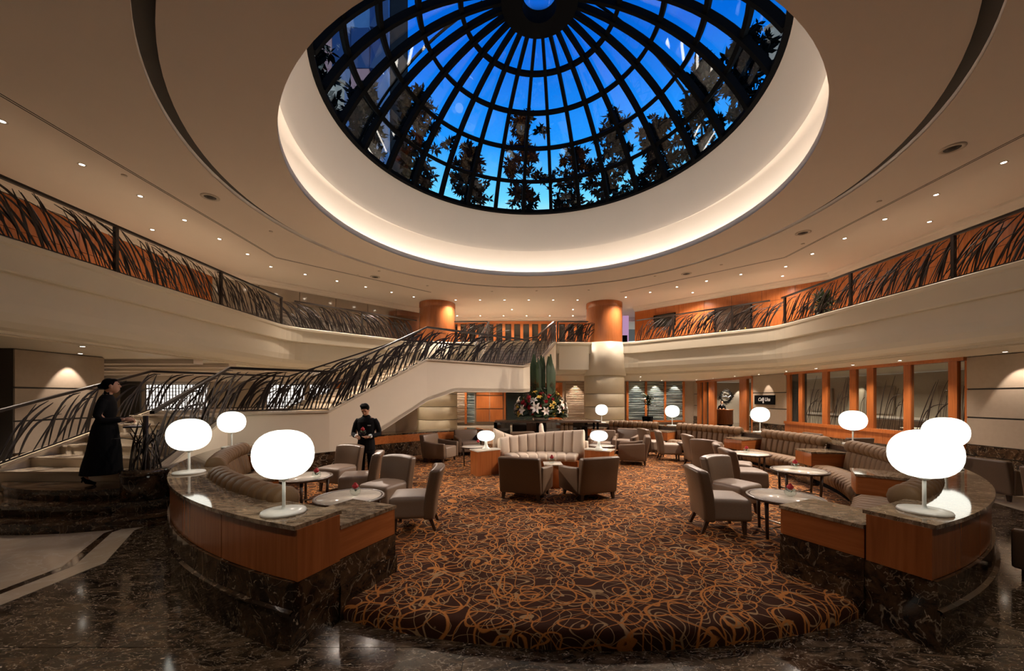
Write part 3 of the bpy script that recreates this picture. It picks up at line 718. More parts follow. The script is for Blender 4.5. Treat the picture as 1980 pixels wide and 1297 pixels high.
pl = off_path([(-8.5, 4.6), (-8.5, 14.55)], .13)
railing('balcony_railing', 'bronze reed railing along the left balcony above the staircase foot', z_(pl), 1.05, -1, 18, 11, [(-8.63, y, ZF) for y in (5.4, 8.45, 11.5, 14.5)])
pl = off_path([(-8.35, 14.95), (-4.55, 18.75)], .13)
railing('balcony_railing', 'bronze reed railing on the diagonal balcony before the mirror wall', z_(pl), 1.05, -1, 20, 12, [(-6.55, 16.95, ZF)])
railing('balcony_railing', 'short bronze reed railing between the stair head and the stair side column', z_([(-2.85, 19.12), (-1.2, 19.12)]), 1.05, 1, 22, 13, [(-1.2, 19.12, ZF)])
railing('balcony_railing', 'short bronze reed railing between the stair head and the cafe side column', z_([(2.25, 19.12), (3.75, 19.12)]), 1.05, 1, 22, 14, [(2.25, 19.12, ZF)])
pl = off_path([(5.95, 18.75), (9.85, 14.85)], .13)
railing('balcony_railing', 'bronze reed railing on the diagonal balcony before the dark wall screen', z_(pl), 1.05, 1, 18, 15, [(7.3, 17.55, ZF), (9.0, 15.85, ZF)])
pl = off_path([(10.0, 14.55), (10.0, 5.2)], .13)
railing('balcony_railing', 'bronze reed railing along the right balcony above the cafe windows', z_(pl), 1.05, 1, 17, 16, [(10.13, y, ZF) for y in (14.4, 11.6, 8.9, 6.2)])
fr = [(-5.80, 6.25, .72), (-5.90, 8.1, Z1 + .08), (-4.38, 9.36, Z1 + .08), (-2.47, 11.26, Z2 + .06), (.38, 13.66, Z2 + .06), (.95, 14.66, 3.27), (1.45, 16.2, 3.86), (1.9, 17.8, 4.42), (2.1, 18.9, ZF + .04)]
railing('stair_railing', 'bronze reed railing on the open front side of the staircase', fr, .96, 1, 15, 21)
bk = [(-8.66, 6.5, .72), (-8.56, 9.2, Z1 + .08), (-6.6, 11.45, Z1 + .08), (-3.92, 13.75, Z2 + .06), (-1.5, 15.35, Z2 + .06), (-1.12, 18.9, ZF + .04)]
railing('stair_railing', 'bronze reed railing on the rear side of the staircase by the stone pillar', bk, .96, 1, 9, 22)
# sheaf of reeds that forms the newel
ns = thing('reed_newel', 'sheaf of bronze reeds standing on the marble drum plinth', 'newel', (-5.78, 6.12, .77)); rg = random.Random(5)
for i in range(22):
    a = 2 * PI * i / 22; k = rg.choice((0, 1, 3, 5, 6))
    link('reed', REEDS[k], K['bronze'], ns, (.19 * math.cos(a), .19 * math.sin(a), 0), (0, 0, a + PI + rg.uniform(-.8, .8)), (rg.uniform(.3, .7), 1.2, rg.uniform(.6, .84)))
MB().lathe([(.05, 0), (.035, .3), (.035, .84)], 12).build('core_post', K['bronze'], ns, False)

# ================================================================== DOWNLIGHTS
def make_downlight(r=.055):
    t = thing('downlight', 'small lit recessed downlight in the upper ceiling over the balcony edge', 'ceiling light', (0, 0, ZC), 0, 'downlights over the balcony edge')
    MB().lathe([(r * .75, 0), (r * .75, -.004), (r * 1.25, -.006), (r * 1.3, 0)], 20, cap=False).build('trim_ring', K['trimring'], t, False)
    MB().lathe([(.001, -.003), (r * .78, -.003)], 20, cap=False).build('lens', K['led'], t, False)
    return t
DL = make_downlight()
pos = [(-8.78, 4.2 + i * 1.24) for i in range(9)] + [(-8.0, 15.0), (-7.15, 15.85), (-6.3, 16.7), (-5.45, 17.55), (-4.65, 18.35)]
pos += [(-2.75 + i * 1.19, 18.95) for i in range(6)] + [(5.4, 18.4), (6.25, 17.55), (7.1, 16.7), (7.95, 15.85), (8.85, 15.0)] + [(9.95, 4.1 + i * 1.25) for i in range(9)]
P_EDGE, P_UP, P_POOL, P_BACK, P_LOW = 95, 105, 740, 70, 70
for i, (x, y) in enumerate(pos):
    sec, gr = (('over the left balcony edge', 'downlights over the left balcony edge') if i < 9 else ('over the diagonal balcony edge before the mirror wall', 'downlights before the mirror wall') if i < 14 else ('over the stair head between the columns', 'downlights over the stair head') if i < 20 else ('over the diagonal balcony edge before the wall screen', 'downlights before the wall screen') if i < 25 else ('over the right balcony edge above the cafe', 'downlights over the right balcony edge'))
    o = DL if i == 0 else copy_tree(DL); o.location = (x, y, ZC); o['label'] = 'small lit downlight ' + sec; o['group'] = gr
    if i % 2 == 0: lamp_spot('downlight_lamp', (x, y, ZC - .02), P_EDGE * max(.05, min(1.7, (y - 6.5) / 7.5)), 140, .8, .05)
pos2 = [(x, 22.6) for x in (-3.2, -1.85, -.5, .85, 2.2, 3.55)]
for x, y in pos2:
    o = copy_tree(DL, (x, y, ZC), 0, 'small lit downlight before the upper window wall', 'downlights before the upper windows')
    lamp_spot('window_wash_lamp', (x, y, ZC - .03), 26, 110, .6, .04)
for x, y in ((-10.2, 7), (-10.2, 11), (-9.0, 17.4), (-6.2, 20.2), (11.3, 6.5), (11.3, 10.5), (10.6, 15.2), (8.2, 17.6), (0, 21), (3.3, 21), (-3.3, 21.6)):
    o = copy_tree(DL, (x, y, ZC), 0, 'added lit downlight above the balcony walkway', 'added downlights above the balcony walkway')
    lamp_spot('added_walkway_lamp', (x, y, ZC - .02), P_UP * (2.0 if y > 16 else 1.2 if y > 14 else .12), 150, .9, .06)  # extra downlights added to brighten the upper ceiling by bounce
# large dark speaker-like recessed fittings in the ceiling ring
def ceil_fitting(x, y, label):
    t = thing('ceiling_fitting', label, 'ceiling light', (x, y, ZC))
    MB().lathe([(.19, 0), (.19, -.012), (.13, -.02), (.12, .0)], 28, cap=False).build('trim_ring', K['trimring'], t, False)
    MB().lathe([(.125, -.004), (.06, -.002), (.05, -.03), (.001, -.03)], 24, cap=False).build('baffle', K['gap'], t, False)
    d = Vector((LX, LY, 0)) - Vector((x, y, 0))
    lamp_spot('added_pool_lamp', (x, y, ZC - .05), P_POOL, 78, .9, .12, target=(x + d.x * .80, y + d.y * .80 + .7, .14))  # spot added to light the lounge; the fitting itself is dark
for x, y, lb in ((-7.16, 9.2, 'round recessed ceiling fitting with added spot over the left side of the ring gap'), (-5.4, 15.3, 'round recessed ceiling fitting with added spot near the stair side column'), (6.7, 14.9, 'round recessed ceiling fitting with added spot near the cafe side column'), (8.4, 11.2, 'round recessed ceiling fitting with added spot and a sensor beside it on the cafe side'), (8.4, 7.4, 'round recessed ceiling fitting with added spot farthest from the cafe side column')):
    ceil_fitting(x, y, lb)
me_sn = MB().lathe([(.05, 0), (.05, -.012), (.03, -.02), (.001, -.02)], 14).mesh('sensor')
for x, y in ((-6.9, 11.1), (-5.0, 14.6), (-6.0, 15.1), (-3.6, 16.5), (-.9, 17.4), (1.1, 17.3), (3.4, 17.2), (5.6, 15.2), (7.5, 13.9), (9.0, 12.0), (8.9, 9.4), (-8.3, 8.3)):
    setp(link('ceiling_sensor', me_sn, K['trimring'], None, (x, y, ZC)), 'small round sensor or sprinkler cap on the upper ceiling', 'sensor', 'sensors on the upper ceiling')
# low ceiling downlights with narrow beams on the stone walls and under the balcony
LOW = [((-10.85, 9.75), 30, 62, (-11.15, 9.75, 1.6)), ((11.95, 9.4), 30, 62, (12.35, 9.4, 1.6)), ((11.95, 6.4), 30, 62, (12.35, 6.4, 1.6)), ((11.9, 18.7), 26, 50, (12.38, 18.7, 1.6))]
for (x, y), p, sz, tg in LOW:
    copy_tree(DL, (x, y, ZS), 0, 'lit lower ceiling downlight washing ' + ('the stone pillar by the stairs' if x < 0 else 'the stone wall with the cafe sign' if y > 15 else 'the stone wall beside the nearest cafe pane' if y > 8 else 'the near stone wall away from the cafe panes'))
    lamp_spot('wall_wash_lamp', (x, y, ZS - .02), p, sz, .35, .03, target=tg)
for x, y in ((11.6, 11.6), (11.6, 13.2), (11.6, 14.8), (11.6, 16.4), (11.6, 20.2), (11.6, 22.4), (11.6, 24.4), (9.8, 25.4), (8.4, 25.4), (4.2, 25.6), (1.5, 25.2), (-1.5, 25.4), (-3.4, 25.4), (6.9, 20.8), (1.0, 21.5), (-9.8, 12.0), (-10.5, 14.0), (-12.5, 13.0), (-14.5, 15.5), (-16.5, 17.6), (-8.5, 17.2), (-12.0, 18.0), (-9.3, 6.9), (-9.3, 8.4)):
    sec = 'before the cafe window panes' if x > 11 and y < 17 else 'before the cafe entrance' if x > 11 else 'before the slatted glass bays' if x > 6 else 'behind the stair landing' if x > -5 else 'added above the stair foot' if y < 10 else 'in the side lobby beyond the stairs'  # the two over the stair foot are added to brighten the steps
    copy_tree(DL, (x, y, ZS), 0, 'small lit lower ceiling downlight ' + sec, 'lower downlights ' + sec)
    lamp_spot('soffit_lamp', (x, y, ZS - .02), P_LOW, 115, .7, .05)
for x, p in ((8.4, 60), (9.7, 60), (11.0, 60), (4.3, 60), (5.45, 45), (-3.5, 50), (-2.0, 50), (1.9, 40)):
    lamp_spot('added_bay_wash_lamp', (x, 26.0, ZS - .03), p * .5, 75, .4, .03, target=(x, 26.3, 1.0))  # bare spots without fittings, added to wash the slatted bays
for x, y in ((-5.2, 1.6), (-2.2, .6), (3.4, .6), (6.2, 1.6)):
    copy_tree(DL, (x, y, ZC), 0, 'added lit downlight in the upper ceiling over the entrance floor', 'added downlights over the entrance floor')
    lamp_spot('added_entrance_lamp', (x, y, ZC - .02), 85, 62, .8, .06, target=(-2.6 if x < 0 else 4.2, 3.2, .7)) if abs(x - .6) < 3 else lamp_spot('added_entrance_lamp', (x, y, ZC - .02), 30, 100, .8, .06)  # unseen downlights added to brighten the near counters and floor
for y in (24.2, 26.4, 12, 15.5, 19): lamp_spot('cafe_lamp', (15.2, y, ZS - .03), 130, 150, .8, .08, col=(1, .86, .7))

# ================================================================== FURNITURE
def face(dx, dy): return PI / 2 + math.atan2(dy, dx)
# ---- marble counters round the lounge
def polar(r, a, z=0): return (LX + r * math.cos(a), LY + r * math.sin(a), z)
def counter(a0, a1, label, npan):
    mid = (a0 + a1) / 2; t = thing('partition_counter', label, 'counter', polar(6.3, mid))
    n_ = max(8, int(abs(a1 - a0) / R_(2)))
    MB().arc(LX, LY, 6.02, 6.49, a0, a1, 0, .30, n_).build('plinth', K['emper'], t)
    MB().arc(LX, LY, 6.02, 6.475, a0, a1, .30, .52, n_).build('plinth_upper', K['emper'], t)
    MB().arcprof(LX, LY, [(6.49, .285), (6.505, .29), (6.505, .305), (6.475, .315)], a0, a1, n_, smooth=False).build('plinth_moulding', K['emper'], t)
    MB().arc(LX, LY, 6.06, 6.42, a0 + .001, a1 - .001, .52, .912, n_).build('carcass', K['darkwood'], t)
    for i in range(npan):
        b0 = a0 + (a1 - a0) * i / npan + .0009; b1 = a0 + (a1 - a0) * (i + 1) / npan - .0009
        MB().arc(LX, LY, 6.42, 6.45, b0, b1, .525, .912, 6).build('wood_panel', K['wood'], t)
    MB().arc(LX, LY, 6.02, 6.475, a0 - .002, a1 + .002, .912, .945, n_).build('marble_top', K['top'], t)
    return t
def end_panel(t, a, sgn):
    c_, s_ = math.cos(a), math.sin(a); tx, ty = -s_ * sgn, c_ * sgn; e = .022
    def P(r, o): return (LX + r * c_ + tx * o, LY + r * s_ + ty * o)
    MB().prism([P(6.05, 0), P(6.455, 0), P(6.455, e), P(6.05, e)], .525, .912).build('end_panel', K['wood'], t)
cl = counter(R_(-172), R_(-111.5), 'curved counter with wood panels and brown marble top on the stair side', 7); end_panel(cl, R_(-111.5), 1)
cr = counter(R_(-68), R_(92), 'long curved counter with wood panels and brown marble top on the cafe side', 18); end_panel(cr, R_(-68), -1)
# ---- low dividers between the sofas: cherry box, marble top, marble base
def divider(ang, label, group=None, r0=5.34, full=False):
    t = thing('divider_cabinet', label, 'cabinet', polar(5.7, ang), ang, group)
    w = .57; x0, x1 = r0 - 5.7, 6.02 - 5.7
    MB().box(x0 - .02, x1, -w / 2 - .015, w / 2 + .015, 0 if full else ZCAR, .30).build('plinth', K['emper'], t, False)
    MB().box(x0 - .005, x1, -w / 2 - .004, w / 2 + .004, .30, .52).build('plinth_upper', K['emper'], t, False)
    MB().box(x0 + .02, x1, -w / 2 + .02, w / 2 - .02, .52, .78).build('carcass', K['darkwood'], t, False)
    MB().box(x0 + .02, x1, -w / 2, -w / 2 + .02, .525, .778).build('side_panel', K['woodx'], t, False)
    MB().box(x0 + .02, x1, w / 2 - .02, w / 2, .525, .778).build('side_panel', K['woodx'], t, False)
    MB().box(x0, x0 + .02, -w / 2, w / 2, .525, .778).build('front_panel', K['wood'], t, False)
    MB().box(x0 - .012, x1, -w / 2 - .012, w / 2 + .012, .778, .81).build('marble_top', K['top'], t, False)
    return t
divider(R_(-111.5 - 2.75), 'low marble topped cabinet closing the open end of the stair side counter', full=True)
divider(R_(-140), 'low marble topped cabinet between the two roll back sofas by the stairs')
divider(R_(-168), 'low wooden cabinet at the far end of the stair side sofas')
divider(R_(-65.3), 'low marble topped cabinet closing the open end of the cafe side counter', full=True)
RA = [-36, -9.5, 15.8, 42, 65.5]
for a, lb in zip(RA, ('low cabinet with bright streaked marble top, second from the cafe side counter end', 'low marble topped cabinet opposite the large cafe window panes', 'low marble topped cabinet opposite the cafe sign', 'low marble topped cabinet opposite the cafe entrance', 'low marble topped cabinet before the cafe side column')):
    divider(R_(a), lb)
# ---- channel tufted sofas
DA = R_(1.66)
def ch_back():
    m = MB(); rows = []
    for i in range(9):
        f = -1 + 2 * i / 8; a = f * DA / 2 * .985; bul = .045 * (1 - f ** 4) ** .5
        prof = [(5.90 - bul, .50), (5.915 - bul, .62), (5.95 - bul, .80), (5.98 - bul * .6, .90), (6.03, .90), (6.03, .42), (5.95, .42)]
        rows.append([(r * math.cos(a), r * math.sin(a), z) for r, z in prof])
    return m.grid(rows, closed_u=True, cap=True).mesh('back_channel')
def ch_roll():
    m = MB(); rows = []
    for i in range(9):
        f = -1 + 2 * i / 8; a = f * DA / 2 * .985; rr = .092 + .032 * (1 - f ** 4) ** .5
        rows.append([((6.0 + 1.05 * rr * math.cos(u)) * math.cos(a), (6.0 + 1.05 * rr * math.cos(u)) * math.sin(a), .945 + rr * math.sin(u)) for u in [2 * PI * k / 12 for k in range(12)]])
    return m.grid(rows, closed_u=True, cap=True).mesh('roll_channel')
def ch_seat():
    m = MB(); rows = []
    for i in range(9):
        f = -1 + 2 * i / 8; a = f * DA / 2 * .985; b = .022 * (1 - f ** 4) ** .5
        prof = [(5.95, .50), (5.60, .545 + b), (5.40, .54 + b), (5.335 - b, .50), (5.32 - b, .42), (5.34, .30), (5.40, .27), (5.95, .27)]
        rows.append([(r * math.cos(a), r * math.sin(a), z) for r, z in prof])
    return m.grid(rows, closed_u=True, cap=True).mesh('seat_channel')
ME_B, ME_R, ME_S = ch_back(), ch_roll(), ch_seat()
def sofa(ang, label, nch=12):
    t = thing('channel_sofa', label, 'sofa', polar(5.7, R_(ang), 0), R_(ang))
    for i in range(nch):
        d = (i - (nch - 1) / 2) * DA
        for nm, me in (('back_channel', ME_B), ('roll_channel', ME_R), ('seat_channel', ME_S)):
            link(nm, me, K['brownfab'], t, (-5.7, 0, 0), (0, 0, d))
    h = nch * DA / 2
    MB().arc(-5.7, 0, 5.42, 6.0, -h, h, ZCAR, .27, 14).build('base', K['black'], t, False)
    MB().arc(-5.7, 0, 5.40, 5.42, -h, h, ZCAR, .20, 14).build('kick_strip', K['chrome'], t, False)
    return t
sofa(-127.2, 'brown channel tufted curved sofa behind the nearest counter stretch on the stair side', 11)
sofa(-154, 'brown channel tufted curved sofa beside the cream stair wall')
sofa(-50.6, 'brown channel tufted curved sofa inside the open end of the cafe side counter')
for a, lb, nn in ((-22.8, 'brown channel tufted curved sofa facing the two marble tables, between streaked cabinets', 12), (3.2, 'brown channel tufted curved sofa before the large cafe window panes', 11), (29, 'brown channel tufted curved sofa before the cafe sign', 12), (53.7, 'brown channel tufted curved sofa before the cafe entrance', 10), (79, 'brown channel tufted curved sofa behind the flower table', 11)): sofa(a, lb, nn)

# ---- globe lamps
def globe_lamp(loc, label, k=1.0):
    t = thing('globe_lamp', label, 'lamp', loc)
    MB().lathe([(.001, 0), (.168, 0), (.172, .008), (.165, .022), (.10, .027), (.02, .034), (.013, .06), (.013, .30)], 32).build('base', K['whitemetal'], t, False)
    n_ = 16; pr = []
    for i in range(n_ + 1):
        u = -PI / 2 + PI * i / n_; c_, s_ = math.cos(u), math.sin(u)
        pr.append((max(.001, .228 * abs(c_) ** .82), .485 + .2 * math.copysign(abs(s_) ** .92, s_)))
    MB().lathe(pr, 32).build('globe', K['globe'], t, False)
    MB().lathe([(.03, .27), (.05, .285), (.05, .292)], 20).build('collar', K['whitemetal'], t, False)
    return t
for a, lb in ((-114.9, 'lit white globe lamp at the open end of the stair side counter'), (-140.3, 'lit white globe lamp on the stair side counter nearest the reed newel'), (-166, 'lit white globe lamp in front of the sloping cream stair wall'),
              (-64.6, 'lit white globe lamp at the open end of the cafe side counter'), (-36, 'lit white globe lamp overlapped by the one at the cafe side counter end'), (-9.2, 'lit white globe lamp against the cafe window panes'),
              (15.8, 'lit white globe lamp just below the cafe sign'), (42, 'lit white globe lamp beside the slatted glass bay'), (65.3, 'lit white globe lamp against the round stone column')):
    globe_lamp(polar(6.27, R_(a), .945), lb)

# ---- slipper chair
def make_slipper():
    t = thing('slipper_chair', 'x', 'chair')
    def fs(x, y, z): return (x * (1 - .04 * (z > .1)), y + .01 * z, z + .025 * max(0, z - .2) / .08 * (1 - (x / .3) ** 2) * (1 - (y / .32) ** 2))
    link('seat', rbox(.56, .56, .28, .045, 3, fs, 3), K['seatfab'], t, (0, -.03, .17))
    def fb(x, y, z): return (x * (1 + .07 * z / .65 - .02), y + .12 * (z / .65) ** 1.6 - .05 * (x / .28) ** 2 * (.3 + z), z - .02 * (x / .28) ** 2)
    link('backrest', rbox(.58, .15, .66, .045, 3, fb, 3), K['leather'], t, (0, .22, .17))
    for sx in (-1, 1):
        for sy in (-1, 1):
            MB().hexa([(sx * .23 - .018, sy * .23 - .018 + (.06 if sy > 0 else 0), 0), (sx * .23 + .018, sy * .23 - .018 + (.06 if sy > 0 else 0), 0), (sx * .23 + .018, sy * .23 + .018 + (.06 if sy > 0 else 0), 0), (sx * .23 - .018, sy * .23 + .018 + (.06 if sy > 0 else 0), 0),
                       (sx * .22 - .026, sy * .22 - .026, .18), (sx * .22 + .026, sy * .22 - .026, .18), (sx * .22 + .026, sy * .22 + .026, .18), (sx * .22 - .026, sy * .22 + .026, .18)]).build('leg', K['darkwood'], t, False)
    return t
SLIP = make_slipper(); used = []
def slipper(x, y, dx, dy, label, z=ZCAR, group=None):
    if not used: o = SLIP; used.append(1); o.location = (x, y, z); o.rotation_euler = (0, 0, face(dx, dy)); o['label'] = label
    else: o = copy_tree(SLIP, (x, y, z), face(dx, dy), label, group)
    if group: o['group'] = group
    return o
slipper(-1.33, 5.32, -1, -.12, 'taupe slipper chair beside the marble table and the low end cabinet, stair side')
slipper(-1.95, 6.02, -.45, -1, 'taupe slipper chair facing the near stair side table from behind, back to the waiter')
slipper(-2.62, 6.68, -1, -.25, 'taupe slipper chair in profile beside the second stair side table')
slipper(-3.30, 7.42, -.35, -1, 'taupe slipper chair next to the waiter')
slipper(2.78, 5.22, 1, -.12, 'taupe slipper chair in profile beside the table at the open end of the cafe side')
slipper(3.42, 6.02, .5, -1, 'taupe slipper chair facing the table at the open end of the cafe side from behind')
slipper(4.22, 7.05, 1, -.2, 'taupe slipper chair in profile beside the second cafe side table')
slipper(4.50, 7.85, .8, -.5, 'taupe slipper chair half hidden behind the profile chair at the second cafe side table')
slipper(4.52, 8.85, .8, .6, 'taupe slipper chair with its back to the carpet, beside the third cafe side table')
slipper(4.75, 9.85, 1, -.1, 'taupe slipper chair in profile beside the third cafe side table')
slipper(4.45, 11.0, .75, -.2, 'taupe slipper chair showing its whole back, before the sofa by the cafe sign')
slipper(4.25, 11.75, 1, .1, 'taupe slipper chair in profile between the armchairs and the cafe side sofas')
# ---- armchair
def make_arm():
    t = thing('armchair', 'x', 'armchair')
    def fb(x, y, z): return (x * (1 - .03 * z), y + .10 * (z / .62) ** 1.4, z)
    link('backrest', rbox(.76, .15, .63, .035, 3, fb, 2), K['leather'], t, (0, .26, .11))
    for s in (-1, 1):
        def fa(x, y, z, s=s): return (x + s * .015 * (z / .45), y, z * (1 - .10 * (.33 - y)) + (.09 * max(0, y) if z > .2 else 0))
        link('arm', rbox(.11, .66, .44, .03, 3, fa, 2), K['leather'], t, (s * .34, -.04, .11))
    link('seat', rbox(.57, .60, .31, .04, 3, None), K['seatfab'], t, (0, -.07, .11))
    for sx in (-1, 1):
        for sy in (-1, 1):
            MB().hexa([(sx * .32 - .02, sy * .29 - .02, 0), (sx * .32 + .02, sy * .29 - .02, 0), (sx * .32 + .02, sy * .29 + .02, 0), (sx * .32 - .02, sy * .29 + .02, 0),
                       (sx * .31 - .03, sy * .28 - .03, .12), (sx * .31 + .03, sy * .28 - .03, .12), (sx * .31 + .03, sy * .28 + .03, .12), (sx * .31 - .03, sy * .28 + .03, .12)]).build('leg', K['darkwood'], t, False)
    return t
ARM = make_arm(); uarm = []
def armchair(x, y, dx, dy, label, z=ZCAR, group=None):
    if not uarm: o = ARM; uarm.append(1); o.location = (x, y, z); o.rotation_euler = (0, 0, face(dx, dy)); o['label'] = label
    else: o = copy_tree(ARM, (x, y, z), face(dx, dy), label)
    if group: o['group'] = group
armchair(.25, 6.93, .36, .93, 'taupe leather armchair with its back to the entrance, stair side one of the facing pair')
armchair(1.36, 6.93, -.38, .93, 'taupe leather armchair with its back to the entrance, cafe side one of the facing pair')
armchair(-2.0, 10.75, .93, -.36, 'taupe leather armchair in profile beside the round table at the settee, stair side')
armchair(-1.35, 12.0, .35, -.93, 'taupe leather armchair facing out by the dark curved counter')
armchair(3.25, 10.4, -.95, .3, 'taupe leather armchair in profile beside the cream settee, cafe side')
armchair(2.75, 11.8, -.3, -.95, 'taupe leather armchair behind the cafe side mushroom lamp')
armchair(3.6, 12.4, -.6, -.8, 'taupe leather armchair before the far cafe side sofa')
armchair(.2, 11.9, -.3, .9, 'taupe leather armchair behind the cream settee')
# outer walkway seats beyond the cafe side counter
for (x, y, dx, dy), lb in zip(((5.75, 3.9, -.4, .9), (9.4, 12.6, -1, 0), (9.9, 11.4, 0, 1), (8.9, 14.4, -.8, .5), (9.3, 7.4, 1, .1), (9.0, 6.2, 1, 0), (8.4, 16.2, -.5, .8)), ('dark brown armchair on the marble walk outside the cafe side counter end', 'brown armchair on the walkway below the wide cafe panes', 'brown armchair on the walkway below the middle cafe panes', 'brown armchair on the walkway before the far cafe panes', 'brown armchair beside the stone wall, nearer the cafe panes', 'brown armchair beside the stone wall skirting', 'brown armchair on the walkway opposite the cafe sign')):
    armchair(x, y, dx, dy, lb, 0.004)

# ---- round tables
def round_table(x, y, label, r=.42, h=.50, rot=.4):
    t = thing('round_table', label, 'table', (x, y, ZCAR), rot)
    MB().lathe([(r - .07, h - .03), (r, h - .03), (r, h - .005), (r - .006, h), (r - .045, h), (r - .045, h - .006)], 48, cap=False).build('rim', K['darkwood'], t, False)
    MB().lathe([(.001, h - .025), (r - .046, h - .025), (r - .046, h - .002), (.001, h - .002)], 48).build('marble_top', K['white_marble'], t, False)
    for k in range(4):
        a = PI / 2 * k; c_, s_ = math.cos(a), math.sin(a)
        MB().tube([(c_ * (r - .08), s_ * (r - .08), h - .03), (c_ * (r - .10), s_ * (r - .10), .0)], [.024, .018], 8).build('leg', K['darkwood'], t, False)
    for k in range(2):
        a = PI / 2 * k; c_, s_ = math.cos(a) * (r - .1), math.sin(a) * (r - .1)
        MB().tube([(c_, s_, .12 + .012 * k), (-c_, -s_, .12 + .012 * k)], .012, 6).build('stretcher', K['chrome'], t, False)
    return t
TB = [(-2.07, 4.95, 'round white marble table beside the low end cabinet, stair side'), (-3.33, 6.2, 'round white marble table with the far stair side chairs'), (3.48, 4.95, 'round white marble table beside the low end cabinet, cafe side'),
      (5.0, 6.75, 'round white marble table second from the cafe side counter end'), (5.35, 8.75, 'round white marble table before the cafe window sofa'), (5.05, 10.75, 'round white marble table before the sofa by the cafe sign'),
      (-.98, 10.0, 'round white table between the settee and the profile armchair, stair side'), (2.35, 10.2, 'round white table between the settee and the profile armchair, cafe side')]
for i, (x, y, lb) in enumerate(TB): round_table(x, y, lb, .36 if i > 5 else .43)
sq = thing('square_table', 'small square white topped table between the facing armchairs', 'table', (.8, 7.62, ZCAR))
link('top', rbox(.36, .36, .03, .008, 2), K['white_marble'], sq, (0, 0, .44)); link('pedestal', rbox(.28, .28, .44, .006, 1), K['wood'], sq, (0, 0, 0))
# ---- rose bowls
def make_rose():
    t = thing('rose_bowl', 'x', 'flower bowl')
    MB().lathe([(.001, 0), (.04, 0), (.06, .02), (.068, .05), (.058, .085), (.050, .095), (.047, .092), (.055, .083), (.063, .05), (.055, .022), (.001, .008)], 20).build('bowl', K['bowlglass'], t, False)
    b = MB()
    for k in range(3):
        for j in range(5):
            a = 2 * PI * j / 5 + k * .6; r = .042 - .012 * k; z = .085 + .012 * k
            rows = []
            for u in range(4):
                rows.append([(r * (.35 + .65 * math.sin(PI * u / 3.6)) * math.cos(a + (v - 1.5) * .42), r * (.35 + .65 * math.sin(PI * u / 3.6)) * math.sin(a + (v - 1.5) * .42), z + .018 * u) for v in range(4)])
            b.grid(rows)
    b.lathe([(.001, .08), (.026, .09), (.03, .11), (.018, .135), (.001, .138)], 12)
    b.build('rose', K['petal_red'], t, False)
    for j in range(4):
        a = PI / 2 * j + .5
        MB().grid([[(.01 * math.cos(a), .01 * math.sin(a), .05), (.01 * math.cos(a + .6), .01 * math.sin(a + .6), .05)], [(.045 * math.cos(a - .35), .045 * math.sin(a - .35), .075), (.045 * math.cos(a + .35), .045 * math.sin(a + .35), .075)], [(.07 * math.cos(a), .07 * math.sin(a), .09), (.072 * math.cos(a + .03), .072 * math.sin(a + .03), .091)]]).build('leaf', K['leaf'], t, False)
    return t
ROSE = make_rose(); ro = []
for (x, y, z), lb in (((-2.02, 5.0, .64), 'red rose in a glass bowl on the table by the stair side end cabinet'), ((-3.05, 6.05, .64), 'red rose in a glass bowl on the far stair side table'), ((3.55, 4.95, .64), 'red rose in a glass bowl on the table by the cafe side end cabinet'), ((5.0, 6.85, .64), 'red rose in a glass bowl on the second cafe side table'),
                     ((5.32, 8.8, .64), 'red rose in a glass bowl on the table before the cafe window sofa'), ((5.0, 10.8, .64), 'red rose in a glass bowl on the table before the sofa by the sign'), ((-.88, 10.05, .64), 'red rose in a glass bowl on the table beside the settee'), ((.78, 7.6, .61), 'red rose in a glass bowl on the square table between the armchairs')):
    if not ro: ro.append(1); ROSE.location = (x, y, z); ROSE['label'] = lb
    else: copy_tree(ROSE, (x, y, z), rnd.uniform(0, 6), lb)
